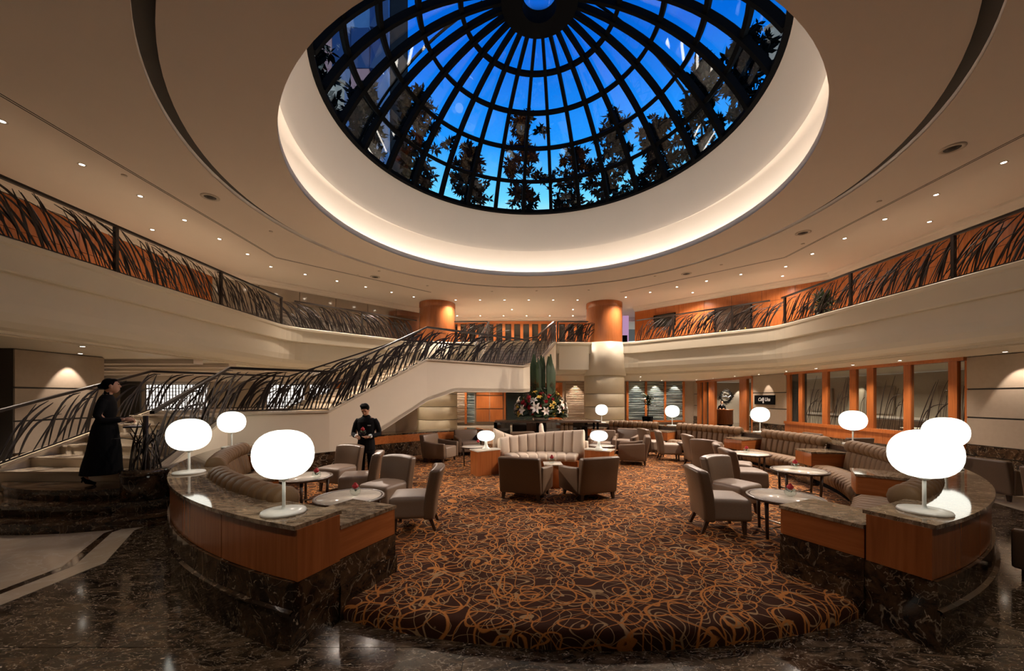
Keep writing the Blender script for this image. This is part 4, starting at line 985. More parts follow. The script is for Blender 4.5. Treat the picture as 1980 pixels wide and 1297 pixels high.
# ================================================================== CENTRE SETTEE
PX, PY = .7, 9.95
se = thing('round_settee', 'cream channel tufted three lobed settee in the middle of the carpet', 'settee', (PX, PY, ZCAR))
def bez(a, b, c_, t): return tuple(a[i] * (1 - t) ** 2 + 2 * b[i] * t * (1 - t) + c_[i] * t * t for i in range(2))
NB = 9
def settee_lobe(rot):
    cA, cB, cC = (-.97, -.80), (0, -.10), (.97, -.80)
    ca, sa = math.cos(rot), math.sin(rot)
    R2 = lambda x, y: (x * ca - y * sa, x * sa + y * ca)
    for i in range(NB):
        t0, t1 = i / NB, (i + 1) / NB; rows = []
        for j in range(7):
            f = -1 + 2 * j / 6; t = t0 + (t1 - t0) * (j / 6) * .985; x, y = bez(cA, cB, cC, t); b = .03 * (1 - f ** 4) ** .5
            tx, ty = bez(cA, cB, cC, min(1, t + .01)); dx, dy = tx - x, ty - y; L = math.hypot(dx, dy) or 1; nx, ny = dy / L, -dx / L
            top = (.80 + .19 * t) if rot == 0 else (.70 + .32 * t ** 4)
            pr = [(-.13, .30), (b, .30), (b + .01, .5), (b - .03, top - .06), (-.03, top - .01), (-.07, top), (-.11, top - .03), (-.13, top - .10)]
            rows.append([(*R2(x + nx * o, y + ny * o), z) for o, z in pr])
        MB().grid(rows, closed_u=True, cap=True).build('back_channel', K['creamfab'], se, False)
    for i in range(7):
        t0, t1 = .04 + .92 * i / 7, .04 + .92 * (i + 1) / 7; rows = []
        for j in range(6):
            f = -1 + 2 * j / 5; t = t0 + (t1 - t0) * (j / 5) * .985; x, y = bez(cA, cB, cC, t); X, Y = bez((-.80, -1.22), (0, -.95), (.80, -1.22), t); b = .015 * (1 - f ** 4) ** .5
            pr = [(0, .30), (0, .43 + b), (.75, .44 + b), (.97, .42 + b), (1.03, .37), (1.02, .30)]
            rows.append([(*R2(x + (X - x) * q, y + (Y - y) * q), z) for q, z in pr])
        MB().grid(rows, closed_u=True, cap=True).build('seat_channel', K['creamfab'], se, False)
    pl = [R2(*bez(cA, cB, cC, t / 8)) for t in range(9)] + [R2(*bez((-.78, -1.18), (0, -.93), (.78, -1.18), 1 - t / 8)) for t in range(9)]
    MB().prism(pl, 0, .30).build('base', K['wood'], se, False)
for k in range(3): settee_lobe(k * 2 * PI / 3)
for sgn, lb, lb2 in ((-1, 'cherry end cabinet at the stair side end of the cream settee', 'lit white mushroom lamp at the stair side end of the cream settee'), (1, 'cherry end cabinet at the cafe side end of the cream settee', 'lit white mushroom lamp at the cafe side end of the cream settee')):
    a = -PI / 2 + sgn * R_(60); x, y = PX + sgn * 1.30, PY - 1.02
    t = thing('end_cabinet', lb, 'cabinet', (x, y, ZCAR), a + PI / 2)
    pl = [(-.20, -.30), (.20, -.30), (.13, .30), (-.13, .30)]
    MB().prism(pl, 0, .545).build('body', K['wood'], t, False)
    MB().prism([(u * 1.06, v * 1.05) for u, v in pl], .545, .57).build('marble_top', K['white_marble'], t, False)
    l = thing('mushroom_lamp', lb2, 'lamp', (x, y, ZCAR + .57))
    MB().lathe([(.001, 0), (.105, 0), (.10, .015), (.055, .05), (.035, .11), (.03, .19)], 28).build('base', K['whitemetal'], l, False)
    pr = [(max(.001, .20 * abs(math.cos(u)) ** .8), .305 + .12 * math.copysign(abs(math.sin(u)) ** .9, math.sin(u))) for u in [-PI / 2 + PI * i / 14 for i in range(15)]]
    MB().lathe(pr, 28).build('globe', K['globe'], l, False)

# ---- dark curved counter behind the waiter
cc = thing('curved_counter', 'low curved counter with wood band and dark marble base behind the waiter', 'counter', (-2.4, 12.3, ZCAR))
cpts = [(-4.25, 10.45), (-3.65, 11.2), (-3.0, 11.8), (-2.3, 12.35), (-1.6, 12.75), (-.95, 13.0)]
MB().ribbon([(x, y, ZCAR) for x, y in cpts], .30, .44).build('marble_base', K['emper'], cc)
for i in range(len(cpts) - 1): MB().ribbon([(*lerp(cpts[i], cpts[i + 1], .006), .58), (*lerp(cpts[i], cpts[i + 1], .994), .58)], .30, .22).build('wood_panel', K['woodx'], cc)
MB().ribbon([(x - .16, y + .22, .80) for x, y in cpts], .80, .04).build('marble_top', K['emper'], cc)

# ---- flower table and arrangement
FX, FY = .95, 12.75
ft = thing('flower_table', 'long dark table with slim black legs under the flower arrangement', 'table', (FX, FY, ZCAR))
MB().box(-1.5, 1.9, -.35, .35, .95, 1.0).build('top', K['darkwood'], ft, False)
for x in (-1.5, -.1, .1, 1.8):
    for y in (-.3, .3): MB().box(x - .03, x + .03, y - .03, y + .03, 0, .95).build('leg', K['black'], ft, False)
for x, lb in ((-1.25, 'dark framed glass panel'), (-.7, None), (.45, None), (1.35, None)):
    MB().box(x - .24, x + .24, .30, .33, .25, .93).build('glass_panel', K['darkglass'], ft, False)
fa = thing('flower_arrangement', 'large arrangement of lilies, red roses and orange bird of paradise with tall leaves', 'flowers', (FX, FY, ZCAR + 1.0))
MB().lathe([(.001, 0), (.20, 0), (.23, .02), (.26, .10), (.24, .11), (.001, .10)], 28).build('bowl', K['whitemetal'], fa, False)
rf = random.Random(9)
def strip_leaf(L, w, bend, n=6):
    rows = []
    for i in range(n + 1):
        t = i / n; ww = w * (math.sin(PI * min(1, .18 + .80 * t)) ** .7 if L < .9 else min(1, (1.02 - t) / .1)) + .002; x = bend * t * t
        rows.append([(x, -ww, L * t * (1 - .25 * abs(bend) * t / L)), (x - .25 * ww, 0, L * t * (1 - .25 * abs(bend) * t / L)), (x, ww, L * t * (1 - .25 * abs(bend) * t / L))])
    return MB().grid(rows).mesh('leaf')
TALL = [strip_leaf(1.0, .075, .03), strip_leaf(1.0, .06, -.06), strip_leaf(1.0, .05, .10)]
for i in range(22):
    x = rf.choice((-.20, -.12, -.05, .02, .06, .30, .33)) + rf.uniform(-.04, .04); L = rf.uniform(1.55, 2.15) if abs(x - .18) > .05 else 1.4
    link('tall_leaf', TALL[i % 3], K['leaf'], fa, (x, rf.uniform(-.12, .12), .1), (0, rf.uniform(-.06, .06), rf.uniform(-.5, .5) + PI / 2), (1, 1.5, L))
def star_flower(np_, L, w, cup):
    b = MB()
    for k in range(np_):
        a = 2 * PI * k / np_; rows = []
        for i in range(5):
            t = i / 4; r = L * t; z = cup * math.sin(PI * .75 * t) * L; ww = w * math.sin(PI * min(1, .15 + .83 * t)) + .001
            c_, s_ = math.cos(a), math.sin(a); rows.append([(r * c_ - ww * s_, r * s_ + ww * c_, z), (r * c_, r * s_, z - .25 * ww), (r * c_ + ww * s_, r * s_ - ww * c_, z)])
        b.grid(rows)
    return b.mesh('bloom')
LILY = star_flower(6, .13, .028, .55); LILYY = star_flower(6, .10, .022, .8)
rm = MB()
for k in range(4): rm.lathe([(.012 + .013 * k, -.01), (.022 + .014 * k, .02), (.026 + .015 * k, .045 - .004 * k), (.02 + .015 * k, .06 - .006 * k)], 9, cap=False)
RBL = rm.mesh('bloom')
bp_ = MB()
for k in range(5):
    a = -.5 + .28 * k
    bp_.grid([[(0, -.008, 0), (0, .008, 0)], [(.09 * math.cos(a + .8), -.022, .09 * math.sin(a + .8)), (.09 * math.cos(a + .8), .022, .09 * math.sin(a + .8))], [(.24 * math.cos(a + .8), -.002, .24 * math.sin(a + .8)), (.24 * math.cos(a + .8), .002, .24 * math.sin(a + .8))]])
BIRD = bp_.mesh('bloom')
def dome_pt(k, n_, rx=.72, rz=.50):
    u = (k + .5) / n_; a = k * 2.39996; ph = math.acos(1 - 1.25 * u)
    return Vector((rx * math.sin(ph) * math.cos(a), .55 * rx * math.sin(ph) * math.sin(a), .42 + rz * math.cos(ph) - .12 * math.sin(ph)))
def put(name, me, m, p, s, par=None):
    q = (p - Vector((0, 0, .25))).to_track_quat('Z', 'Y').to_euler()
    return link(name, me, m, fa, p, q, (s, s, s))
for k in range(70):
    p = dome_pt(k, 70); r = rf.random()
    if r < .28: put('lily', LILY, K['petal_white'], p * 1.1, rf.uniform(1.1, 1.6))
    elif r < .44: put('lily_bud', LILYY, K['petal_yellow'], p * 1.12, rf.uniform(.9, 1.4))
    elif r < .66: put('rose_bloom', RBL, K['petal_red'], p, rf.uniform(1.0, 1.5))
    elif r < .86: put('lily', LILYY, K['petal_white'], p * 1.02, rf.uniform(.8, 1.2))
    else: put('lily_bud', LILYY, K['petal_orange'], p * 1.05, rf.uniform(.6, .9))
for k in range(12):
    a = rf.uniform(-1, 1); p = Vector((a * .52, rf.uniform(-.15, .1), 1.02 + .28 * rf.random() - .25 * abs(a)))
    link('bird_of_paradise', BIRD, K['petal_orange'], fa, p, (0, 0, 0 if a > 0 else PI), (1, 1, 1))
    MB().tube([(p.x * .3, p.y * .3, .3), tuple(p)], .008, 5).build('stem', K['leaf'], fa, False)
SM = [strip_leaf(.34, .045, .08), strip_leaf(.30, .03, .12)]
for k in range(150):
    p = dome_pt(k, 150, .70, .50); d = (p - Vector((0, 0, .25))); e = d.to_track_quat('Z', 'Y') @ Euler((rf.uniform(-.5, .5), rf.uniform(-.5, .5), rf.uniform(0, 6))).to_quaternion()
    link('leaf', SM[k % 2], K['leaf'], fa, p * .82, e.to_euler(), (1.1, 1.1, 1.1))
for k in range(14):
    a = 2 * PI * k / 14; e = Euler((0, 1.9, a)); link('leaf', TALL[0], K['leaf'], fa, (.2 * math.cos(a), .15 * math.sin(a), .32), e, (1, 1.6, .45))

# ---- potted palm by the slatted glass
pp = thing('potted_palm', 'potted leafy plant in a black planter before the slatted glass', 'plant', (8.6, 24.6, 0))
MB().lathe([(.30, 0), (.36, .7), (.32, .7), (.001, .62)], 4).build('planter', K['black'], pp, False)
MB().tube([(0, 0, .6), (.05, 0, 1.2), (.02, 0, 1.7)], .03, 6).build('stem', K['bark'], pp, False)
for k in range(46):
    a = k * 2.4; e = Euler((0, rf.uniform(.5, 1.7), a)); link('leaf', SM[k % 2], K['leaf'], pp, (.02, 0, rf.uniform(1.35, 1.95)), e, (1.6, 1.3, rf.uniform(1.3, 2.2)))

# ---- cafe sign
sg = thing('cafe_sign', 'black cafe sign with white script on the stone wall', 'sign', (12.33, 18.95, 1.55))
MB().box(-.02, .02, -.75, .75, 0, .45).build('board', K['black'], sg, False)
def text(txt, size, loc, rot, m, par, name='lettering'):
    cu = bpy.data.curves.new(name, 'FONT'); cu.body = txt; cu.size = size; cu.align_x = 'CENTER'; cu.extrude = .004; cu.shear = .35; cu.offset = .004
    o = bpy.data.objects.new(name, cu); C.objects.link(o); dg = bpy.context.evaluated_depsgraph_get(); me = bpy.data.meshes.new_from_object(o.evaluated_get(dg)); bpy.data.objects.remove(o)
    me.materials.clear(); return link(name, me, m, par, loc, rot)
text('Café Una', .24, (-.025, 0, .17), (PI / 2, 0, -PI / 2), K['shirt'], sg)
MB().lathe([(.001, 0), (.05, 0), (.05, .008), (.001, .008)], 12).xf(Matrix.Translation((-.02, .05, .10)) @ Matrix.Rotation(-PI / 2, 4, 'Y')).build('emblem', K['shirt'], sg, False)

# ---- cafe podium, wreath and tables
po = thing('host_podium', 'curved cherry host podium inside the cafe entrance', 'podium', (14.2, 25.9, 0))
MB().lathe([(.50, .12), (.50, 1.05), (.54, 1.06), (.54, 1.10), (.001, 1.10)], 28).build('body', K['wood'], po, False)
MB().lathe([(.46, 0), (.46, .12)], 28).build('kick', K['black'], po, False)
wr = thing('wall_wreath', 'large round dark twig wreath with white ribbon on the cafe wall', 'wreath', (15.9, 28.85, 1.95))
wb = MB()
for k in range(90):
    a = rf.uniform(0, 2 * PI); r = rf.uniform(.32, .48); b_ = a + rf.uniform(.5, 1.1); r2 = rf.uniform(.35, .62)
    wb.tube([(r * math.cos(a), rf.uniform(-.08, 0), r * math.sin(a)), (r2 * math.cos(b_), rf.uniform(-.1, 0), r2 * math.sin(b_))], .014, 4)
o = wb.build('twig_ring', K['bark'], wr, False); o['kind'] = 'stuff'
MB().tube([(-.35, -.12, -.05), (-.1, -.16, .05), (.1, -.16, -.05), (.3, -.12, .08)], .035, 6).build('ribbon', K['shirt'], wr, False)
for y in (14, 20): lamp_spot('cafe_wall_lamp', (17.2, y, 2.9), 25, 60, .4, .03, col=(1, .88, .72), target=(17.95, y, 1.5))
for x in (14.6, 15.9, 17.0): lamp_spot('cafe_wall_lamp', (x, 28.5, 2.9), 30, 55, .4, .03, col=(1, .92, .82), target=(x, 28.95, 1.5))
def cafe_table(x, y, lb):
    t = thing('cafe_table', lb, 'table', (x, y, 0))
    MB().lathe([(.001, .72), (.42, .72), (.42, .75), (.001, .75)], 24).build('top', K['white_marble'], t, False); MB().lathe([(.22, 0), (.22, .02), (.03, .04), (.03, .72)], 14).build('pedestal', K['black'], t, False)
cafe_table(15.4, 25.0, 'small white cafe table beside the host podium'); cafe_table(15.2, 14.6, 'small white cafe table behind the middle cafe panes'); cafe_table(14.8, 11.9, 'small white cafe table behind the nearest cafe panes')
# wall screen and framed niche on the upper diagonal wall
def on_diag(s, z): p = Vector((12.3, 14.9)).lerp(Vector((6.55, 20.65)), s) - Vector((.05, .05)) * 1.2; return (p.x, p.y, z)
ws = thing('wall_screen', 'dark wall mounted television on the upper cherry wall', 'screen', on_diag(.80, 5.45), -PI / 4)
MB().box(-.55, .55, -.04, .03, 0, .62).build('frame', K['black'], ws, False); MB().box(-.52, .52, -.045, -.04, .03, .59).build('display', K['darkglass'], ws.children[0], False)
wc = thing('wall_cabinet', 'black framed display niche with small lit objects on the upper cherry wall', 'display case', on_diag(.42, 4.62), -PI / 4)
for a, b, c_, d_ in ((-.75, -.70, 0, 1.35), (.70, .75, 0, 1.35), (-.75, .75, 1.30, 1.35), (-.75, .75, 0, .05)): MB().box(a, b, -.08, .02, c_, d_).build('frame', K['black'], wc, False)
MB().box(-.7, .7, -.02, .02, .05, 1.3).build('back', K['darkwood'], wc, False)
for k in range(5): MB().lathe([(.001, 0), (.05, 0), (.07, .1), (.03, .2), (.04, .26), (.001, .26)], 10, (-.5 + .25 * k, -.06, .05)).build('vase', K['petal_white'] if k % 2 else K['petal_yellow'], wc, False)
bu = thing('potted_bush', 'dark leafy potted bush behind the right balcony railing', 'plant', (10.9, 13.6, ZF))
MB().lathe([(.18, 0), (.24, .35), (.2, .35), (.001, .3)], 16).build('planter', K['black'], bu, False)
for k in range(90):
    e = Euler((0, rf.uniform(.1, 1.8), k * 2.4)); link('leaf', SM[k % 2], K['leaf'], bu, (0, 0, rf.uniform(.3, .7)), e, (1.3, 1.3, rf.uniform(1.0, 1.9)))

# ================================================================== OUTSIDE THE DOME
rt_ = MB(); rt_.arcprof(CX, CY, [(5.25, 8.7), (40, 8.7)], 0, 2 * PI, 48, smooth=False); struct('roof', rt_, mat('roof_deck', (.03, .03, .03), .9), 'dark roof deck round the dome')
def tree(phi, rad, ytop, label, wd=1.0, seed=0, base=8.7):
    x, y = CX + rad * math.sin(R_(phi)), CY + rad * math.cos(R_(phi)); zt = 1.9 + (768 - ytop) * y / 750; H = zt - base; rt = random.Random(seed + 100)
    t = thing('tree', label, 'tree', (x, y, base))
    b = MB(); b.tube([(0, 0, 0), (.05, 0, H * .4), (-.03, .02, H * .75), (0, 0, H * .97)], [.05, .04, .028, .01], 7)
    lv = MB()
    nb = int(15 + H * 3.2)
    for k in range(nb):
        u = (k + .5) / nb; zz = H * (.20 + .78 * u); rr = wd * (.30 + .75 * math.sin(PI * (.10 + .80 * u))) * (1 - .45 * u ** 3) * rt.uniform(.25, 1.2); a = k * 2.4 + rt.random()
        e = Vector((rr * math.cos(a), rr * math.sin(a), zz + rr * .35)); b.tube([(0, 0, zz), tuple(e * .5 + Vector((0, 0, zz)) * .5), tuple(e)], [.016, .012, .006], 5)
        for q in range(6):
            f = rt.uniform(.45, 1.08); c0 = Vector((0, 0, zz)).lerp(e, f) + Vector((rt.uniform(-.18, .18), rt.uniform(-.18, .18), rt.uniform(-.14, .14)))
            for j in range(11):
                d = Vector((rt.gauss(0, 1), rt.gauss(0, 1), rt.gauss(-.1, .8))).normalized(); L = rt.uniform(.20, .36); s_ = d.cross(Vector((rt.gauss(0, 1), rt.gauss(0, 1), rt.gauss(0, 1)))).normalized() * L * .19
                lv.add([c0, c0 + d * L * .5 + s_, c0 + d * L, c0 + d * L * .5 - s_], [(0, 1, 2, 3)])
    b.build('trunk', K['bark'], t, False); o = lv.build('foliage', K['treeleaf'], t, False); o['kind'] = 'stuff'
for i, (ph, rd, yt, wd, lb) in enumerate(((-1, 7.8, 222, 1.15, 'tall pointed tree at the middle of the far dome edge'), (-19.5, 7.6, 285, .95, 'slim open tree beside the tall pointed one, toward the tower'), (-37, 7.4, 175, 1.15, 'broad dark tree between the tower and the slim open tree'), (-57, 7.0, 175, .9, 'dark tree in front of the glass tower'),
        (15.5, 7.8, 288, 1.0, 'bushy tree with a bare lower trunk next to the tall pointed one'), (28, 7.6, 222, 1.0, 'dense tree third from the tall pointed one, away from the tower'), (42, 7.4, 235, .95, 'broad tree crossing two dome panes, away from the tower'), (56, 7.2, 120, .9, 'large tree with wide crown near the dome flank opposite the tower'), (70, 7.0, 60, .8, 'leafy tree high on the dome flank opposite the tower'), (-76, 6.8, 60, .8, 'dark tree on the dome flank below the tower'))):
    tree(ph, rd, yt, lb, wd, i)
tw = thing('glass_tower', 'tall faceted glass tower beyond the dome', 'building', (-14.5, 32, 8.7))
TM = [mat('tower_glass_%s' % n_, c_, .35, .0, emit=c_, es=.22) for n_, c_ in (('blue', (.03, .09, .24)), ('grey', (.10, .12, .20)), ('pink', (.25, .14, .14)), ('navy', (.01, .025, .09)))]
MB().box(-5, 4.3, .6, 6, 0, 45).build('core', K['black'], tw, False); rtw = random.Random(4)
for i in range(6):
    for k in range(12):
        x0, x1 = -5 + i * 1.55, -3.5 + i * 1.55; z0, z1 = 3.4 * k, 3.4 * k + 3.3; sk = rtw.choice((-.45, 0, .45)); dp = rtw.uniform(0, .5)
        MB().hexa([(x0, 0, z0), (x1, dp, z0), (x1, .6, z0), (x0, .6, z0), (x0, dp, z1), (x1, 0, z1), (x1, .6, z1), (x0, .6, z1)]).build('glass_panel', rtw.choice(TM), tw, False)
for x, y, z, w, h, rz, lb in ((-8.3, 16.6, 8.7, 2.2, 7.2, .75, 'warm lit beige roof wall on the tower side of the dome'), (9.9, 13.4, 8.7, 2.0, 6.6, -.9, 'warm lit beige roof wall opposite the tower')):
    t = thing('roof_wall', lb, 'wall', (x, y, z), rz)
    MB().box(-w / 2, w / 2, 0, .25, 0, h).build('masonry', K['stone'], t, False); MB().box(-w / 2 - .05, w / 2 + .05, -.05, .3, h, h + .12).build('coping', K['taupe'], t, False)
    MB().lathe([(.05, 0), (.07, .1), (.05, .2)], 12, (0, -.1, h * .35)).build('wall_lamp', K['led'], t, False)
    d = Matrix.Rotation(rz, 3, 'Z') @ Vector((0, -.7, 0)); lamp_spot('roof_wall_lamp', (x + d.x, y + d.y, z + 3.2), 45, 120, .5, .05, target=(x, y, z + h * .85))
# ================================================================== PEOPLE
def fuse(mb, voxel, smooth=4):
    me = mb.mesh('tmp'); o = bpy.data.objects.new('tmp', me); C.objects.link(o)
    r = o.modifiers.new('r', 'REMESH'); r.mode = 'VOXEL'; r.voxel_size = voxel; r.use_smooth_shade = True
    s = o.modifiers.new('s', 'SMOOTH'); s.iterations = smooth; s.factor = .5
    dg = bpy.context.evaluated_depsgraph_get(); m2 = bpy.data.meshes.new_from_object(o.evaluated_get(dg)); bpy.data.objects.remove(o)
    m2.materials.clear(); return m2
def loft(mb, secs, n=18):
    """secs: (x, y, z, rx, ry)"""
    rows = [[(x + rx * math.cos(2 * PI * j / n), y + ry * math.sin(2 * PI * j / n), z) for j in range(n)] for x, y, z, rx, ry in secs]
    return mb.grid(rows, closed_u=True, cap=True)
def ball(mb, c_, r, n=14, M=None):
    rows = []
    for i in range(1, n):
        u = -PI / 2 + PI * i / n
        ring = [Vector((r[0] * math.cos(u) * math.cos(2 * PI * j / n), r[1] * math.cos(u) * math.sin(2 * PI * j / n), r[2] * math.sin(u))) for j in range(n)]
        rows.append([tuple(Vector(c_) + (M @ v if M else v)) for v in ring])
    return mb.grid(rows, closed_u=True, cap=True)
def head(mb, c_, M, s=1.0):
    """head looking along -Y, turned by M"""
    c_ = Vector(c_); P = lambda x, y, z: c_ + M @ Vector((x * s, y * s, z * s))
    ball(mb, c_, (.073 * s, .093 * s, .112 * s), 16, M)
    ball(mb, P(0, -.028, -.055), (.055 * s, .062 * s, .062 * s), 12, M)      # jaw
    mb.tube([P(0, -.085, .018), P(0, -.108, -.022), P(0, -.088, -.03)], [.009 * s, .016 * s, .010 * s], 8)   # nose
    mb.tube([P(-.024, -.082, -.058), P(0, -.091, -.056), P(.024, -.082, -.058)], [.006, .009, .006], 6)      # lips
    for sx in (-1, 1):
        ball(mb, P(sx * .075, .008, -.005), (.012 * s, .022 * s, .034 * s), 8, M)                            # ears
        mb.tube([P(sx * .016, -.088, .035), P(sx * .034, -.088, .040), P(sx * .05, -.076, .034)], .007 * s, 6)   # brows
def eyes(c_, M, par, s=1.0):
    b = MB(); c_ = Vector(c_)
    for sx in (-1, 1): ball(b, c_ + M @ Vector((sx * .032 * s, -.083 * s, .015 * s)), (.012 * s, .008 * s, .006 * s), 8, M)
    return b.build('eyes', K['hair'], par, False)
def hand(mb, w, d, up, s=1.0, curl=.5, thumb=1):
    """palm from wrist w along d; up = back of the hand; fingers curl away from up"""
    w, d, up = Vector(w), Vector(d).normalized(), Vector(up).normalized(); side = d.cross(up).normalized() * thumb
    pc = w + d * .045 * s
    mb.tube([w, w + d * .03 * s, w + d * .085 * s], [.024 * s, .034 * s, .034 * s], 10)
    for k, (o, L) in enumerate(((.027, .070), (.009, .080), (-.009, .074), (-.026, .058))):
        b = w + d * .075 * s + side * o * s; p1 = b + (d * math.cos(curl * .5) - up * math.sin(curl * .5)) * L * .45 * s; p2 = p1 + (d * math.cos(curl * 1.3) - up * math.sin(curl * 1.3)) * L * .33 * s; p3 = p2 + (d * math.cos(curl * 2) - up * math.sin(curl * 2)) * L * .25 * s
        mb.tube([b, p1, p2, p3], [.0095 * s, .009 * s, .0082 * s, .007 * s], 8)
    t0 = w + d * .03 * s + side * .026 * s; t1 = t0 + (side * .8 + d * .6).normalized() * .035 * s; t2 = t1 + (d - up * .4).normalized() * .03 * s
    mb.tube([t0, t1, t2], [.012 * s, .0105 * s, .008 * s], 8)
SK = 7

# ---- waiter: standing, head bowed over a glass tray held before him
wt = thing('person', 'person in a black buttoned suit looking down at a glass tray', 'person', (-3.06, 8.15, ZCAR), .08)
MH = Matrix.Rotation(R_(34), 3, 'X'); HC = (0, -.085, 1.50)
b = MB(); head(b, HC, MH)
b.tube([(0, .0, 1.30), (0, -.02, 1.39), (0, -.045, 1.45)], [.062, .056, .054], 12)
loft(b, [(0, 0, .80, .145, .10), (0, 0, .95, .13, .09), (0, .0, 1.12, .15, .10), (0, .0, 1.25, .165, .10), (0, .0, 1.34, .13, .075)])
for s in (-1, 1):
    b.tube([(s * .16, .0, 1.29), (s * .225, .02, 1.06), (s * .24, .0, .985), (s * .12, -.22, .965)], [.05, .042, .038, .028], 10)
    b.tube([(s * .08, 0, .84), (s * .095, -.01, .46), (s * .10, .01, .08)], [.078, .055, .04], 10)
    b.tube([(s * .10, .03, .04), (s * .105, -.08, .035), (s * .11, -.15, .025)], [.035, .038, .025], 8)
hand(b, (.115, -.235, .955), (-.75, -.62, -.05), (0, .2, -1), 1.0, .35, 1)
hand(b, (-.125, -.235, .975), (.55, -.75, -.15), (-.2, -.1, 1), 1.0, .6, 1)
link('body', fuse(b, .0075, 3), K['skin'], wt)
eyes(HC, MH, wt)
j = MB()
loft(j, [(0, 0, .66, .185, .135), (0, 0, .80, .178, .128), (0, -.005, .95, .16, .112), (0, -.005, 1.12, .182, .122), (0, 0, 1.24, .198, .122), (0, .005, 1.31, .175, .100), (0, .0, 1.355, .085, .075), (0, -.02, 1.395, .068, .068)])
for s in (-1, 1): j.tube([(s * .15, .005, 1.29), (s * .205, .015, 1.20), (s * .25, .025, 1.06), (s * .26, .005, .985), (s * .21, -.09, .97), (s * .145, -.195, .965)], [.066, .066, .058, .055, .05, .043], 12)
jk = link('jacket', fuse(j, .011, 3), K['suit'], wt)
tr = MB(); loft(tr, [(0, 0, .60, .165, .12), (0, 0, .80, .165, .118), (0, 0, .92, .15, .105)])
for s in (-1, 1): tr.tube([(s * .085, 0, .80), (s * .098, -.01, .46), (s * .105, .01, .05)], [.092, .075, .066], 12)
link('trousers', fuse(tr, .012, 2), K['suit'], wt)
h = MB(); ball(h, Vector(HC) + MH @ Vector((0, .022, .034)), (.085, .096, .103), 16, MH)
for k in range(14):
    a_ = -1.25 + 2.5 * k / 13; h.tube([Vector(HC) + MH @ Vector((.03 * math.sin(a_), .02, .125)), Vector(HC) + MH @ Vector((.068 * math.sin(a_), -.055 * math.cos(a_), .108)), Vector(HC) + MH @ Vector((.078 * math.sin(a_), -.074 * math.cos(a_), .078 + .010 * (k % 3)))], [.03, .026, .012], 6)
link('hair', fuse(h, .009, 2), K['hair'], wt)
for s in (-1, 1):
    MB().tube([(s * .150, -.185, .965), (s * .126, -.222, .965)], .041, 12).build('shirt_cuff', K['shirt'], jk, False)
    MB().tube([(s * .102, .055, .04), (s * .108, -.09, .04), (s * .112, -.17, .03)], [.04, .045, .03], 10).build('shoe', K['black'], wt, False)
MB().tube([(0, -.07, 1.415), (0, -.095, 1.40)], .016, 8).build('shirt_collar', K['shirt'], jk, False)
MB().box(.06, .125, -.132, -.125, 1.17, 1.186).build('name_tag', K['shirt'], jk, False)
for k in range(4): ball(MB(), (0, -.126, 1.30 - .09 * k), (.008, .004, .008), 8).build('button', K['black'], jk, False)
ty = thing('glass_tray', 'rectangular glass tray held by the waiter', 'tray', (-3.04, 7.85, ZCAR + .985))
link('plate', rbox(.40, .24, .012, .004, 1), K['bowlglass'], ty)
tb = copy_tree(ROSE, (-3.02, 7.85, ZCAR + .998), .4, 'glass bowl of red roses on the tray held by the waiter')

# ---- woman climbing the stairs in a long black dress
wo = thing('person', 'person in a long black dress walking up the marble steps', 'person', (-6.58, 6.30, .48), face(.86, .5)); wo.scale = (1.04, 1.04, 1.04)
MW = Matrix.Rotation(R_(-4), 3, 'X') @ Matrix.Rotation(R_(14), 3, 'Z'); WC = (0, -.05, 1.545)
b = MB(); head(b, WC, MW, .98)
b.tube([(0, .01, 1.33), (0, -.015, 1.42), (0, -.03, 1.48)], [.055, .048, .048], 12)
loft(b, [(0, .02, .86, .15, .11), (0, .01, 1.02, .115, .085), (0, .0, 1.18, .135, .095), (0, 0, 1.30, .14, .085), (0, 0, 1.37, .10, .065)])
b.tube([(-.075, .0, .90), (-.07, -.06, .56), (-.07, -.05, .26)], [.08, .058, .042], 10)       # forward leg on the first step
b.tube([(-.07, -.05, .26), (-.07, -.09, .20), (-.07, -.19, .185)], [.036, .034, .022], 8)
b.tube([(.075, .03, .90), (.08, .08, .50), (.085, .26, .16)], [.08, .055, .038], 10)           # trailing leg, heel lifted
b.tube([(.085, .27, .15), (.085, .24, .06), (.085, .17, .025)], [.034, .032, .022], 8)
b.tube([(.15, .0, 1.32), (.20, .04, 1.10), (.19, -.02, 1.02), (.10, -.22, 1.00)], [.045, .038, .034, .026], 10)
b.tube([(-.15, .0, 1.32), (-.20, .03, 1.10), (-.19, -.03, 1.02), (-.10, -.22, 1.02)], [.045, .038, .034, .026], 10)
hand(b, (.095, -.23, 1.0), (-.6, -.75, 0), (.3, -.2, 1), .95, .7, 1); hand(b, (-.095, -.23, 1.02), (.6, -.75, 0), (-.3, -.2, 1), .95, .7, -1)
link('body', fuse(b, .0075, 3), K['skin'], wo); eyes(WC, MW, wo)
d = MB()
loft(d, [(0, .06, .17, .19, .25), (0, .055, .30, .185, .235), (0, .03, .55, .175, .20), (0, .025, .80, .172, .165), (0, .02, .92, .175, .145), (0, .01, 1.05, .138, .110), (0, .0, 1.18, .158, .118), (0, .0, 1.30, .175, .105), (0, .0, 1.37, .13, .08), (0, -.005, 1.41, .065, .06)])
for s in (-1, 1): d.tube([(s * .14, .0, 1.325), (s * .19, .02, 1.22), (s * .222, .045, 1.09), (s * .212, -.0, 1.02), (s * .16, -.11, 1.01), (s * .115, -.19, 1.01)], [.062, .06, .05, .047, .044, .038], 12)
link('dress', fuse(d, .012, 4), K['suit'], wo)
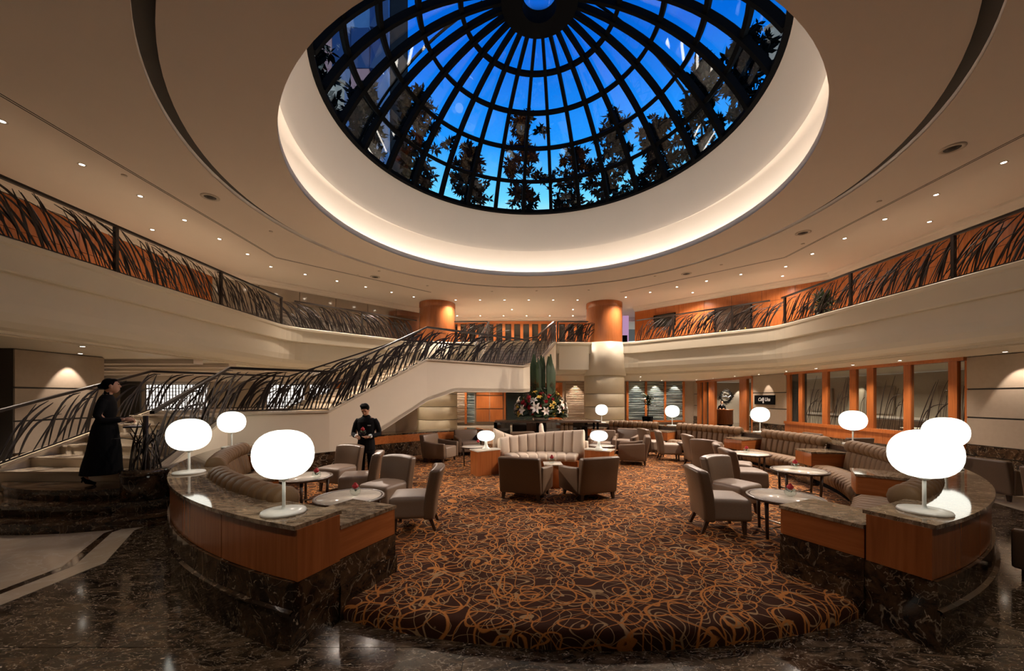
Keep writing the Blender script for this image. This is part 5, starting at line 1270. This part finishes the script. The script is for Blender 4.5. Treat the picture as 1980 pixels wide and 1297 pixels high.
h = MB(); ball(h, Vector(WC) + MW @ Vector((0, .022, .022)), (.081, .092, .101), 16, MW); ball(h, Vector(WC) + MW @ Vector((0, .115, -.005)), (.042, .038, .042), 12, MW); ball(h, Vector(WC) + MW @ Vector((0, -.03, .085)), (.066, .052, .03), 12, MW)
link('hair', fuse(h, .009, 2), K['hair'], wo)
for px_, lst in ((-.07, [(-.07, -.03, .255), (-.07, -.09, .21), (-.07, -.21, .19)]), (.085, [(.085, .285, .14), (.085, .24, .055), (.085, .15, .018)])):
    sh = MB().tube(lst, [.036, .038, .022], 10).build('shoe', K['black'], wo, False)
    MB().tube([lst[0], (lst[0][0], lst[0][1] + .02, lst[0][2] - .09)], [.014, .008], 6).build('heel', K['black'], sh, False)
MB().tube([(0, .02, 1.425), (0, -.04, 1.43)], .05, 12).build('collar', K['suit'], wo, False)
fo = thing('menu_folder', 'dark folder held by the person on the stairs', 'folder', (-6.29, 6.47, 1.40), face(.86, .5))
link('cover', rbox(.30, .22, .02, .004, 1), K['suit'], fo); link('pages', rbox(.28, .20, .008, .002, 1), K['shirt'], fo, (0, 0, .02))

# ---- host behind the podium in the cafe entrance
ho = thing('person', 'person in dark uniform standing behind the cherry podium in the cafe', 'person', (14.55, 26.9, 0), -.5)
b = MB(); HH = (0, -.03, 1.54); head(b, HH, Matrix.Rotation(R_(12), 3, 'X'))
b.tube([(0, 0, 1.34), (0, -.01, 1.46)], [.055, .05], 10)
loft(b, [(0, 0, .05, .12, .09), (0, 0, .5, .13, .10), (0, 0, .9, .15, .11), (0, 0, 1.05, .13, .09), (0, 0, 1.28, .16, .10), (0, 0, 1.37, .10, .07)])
for s in (-1, 1): b.tube([(s * .16, 0, 1.31), (s * .21, .02, 1.08), (s * .13, -.22, 1.13)], [.045, .04, .028], 9); hand(b, (s * .12, -.23, 1.13), (-s * .3, -.9, -.1), (0, 0, 1), 1, .5, s)
link('body', fuse(b, .012, 2), K['skin'], ho)
d = MB(); loft(d, [(0, 0, .03, .15, .12), (0, 0, .5, .16, .13), (0, 0, .9, .175, .135), (0, 0, 1.05, .15, .11), (0, 0, 1.28, .18, .115), (0, 0, 1.37, .12, .085), (0, 0, 1.40, .07, .065)])
for s in (-1, 1): d.tube([(s * .15, 0, 1.31), (s * .225, .02, 1.08), (s * .15, -.18, 1.12)], [.06, .053, .04], 10)
link('uniform', fuse(d, .015, 2), K['suit'], ho)
h = MB(); ball(h, (0, .0, 1.575), (.082, .095, .095), 14); link('hair', fuse(h, .012, 2), K['hair'], ho)
MB().tube([(0, -.07, 1.40), (0, -.11, 1.30)], [.03, .012], 8).build('shirt_front', K['shirt'], ho, False)
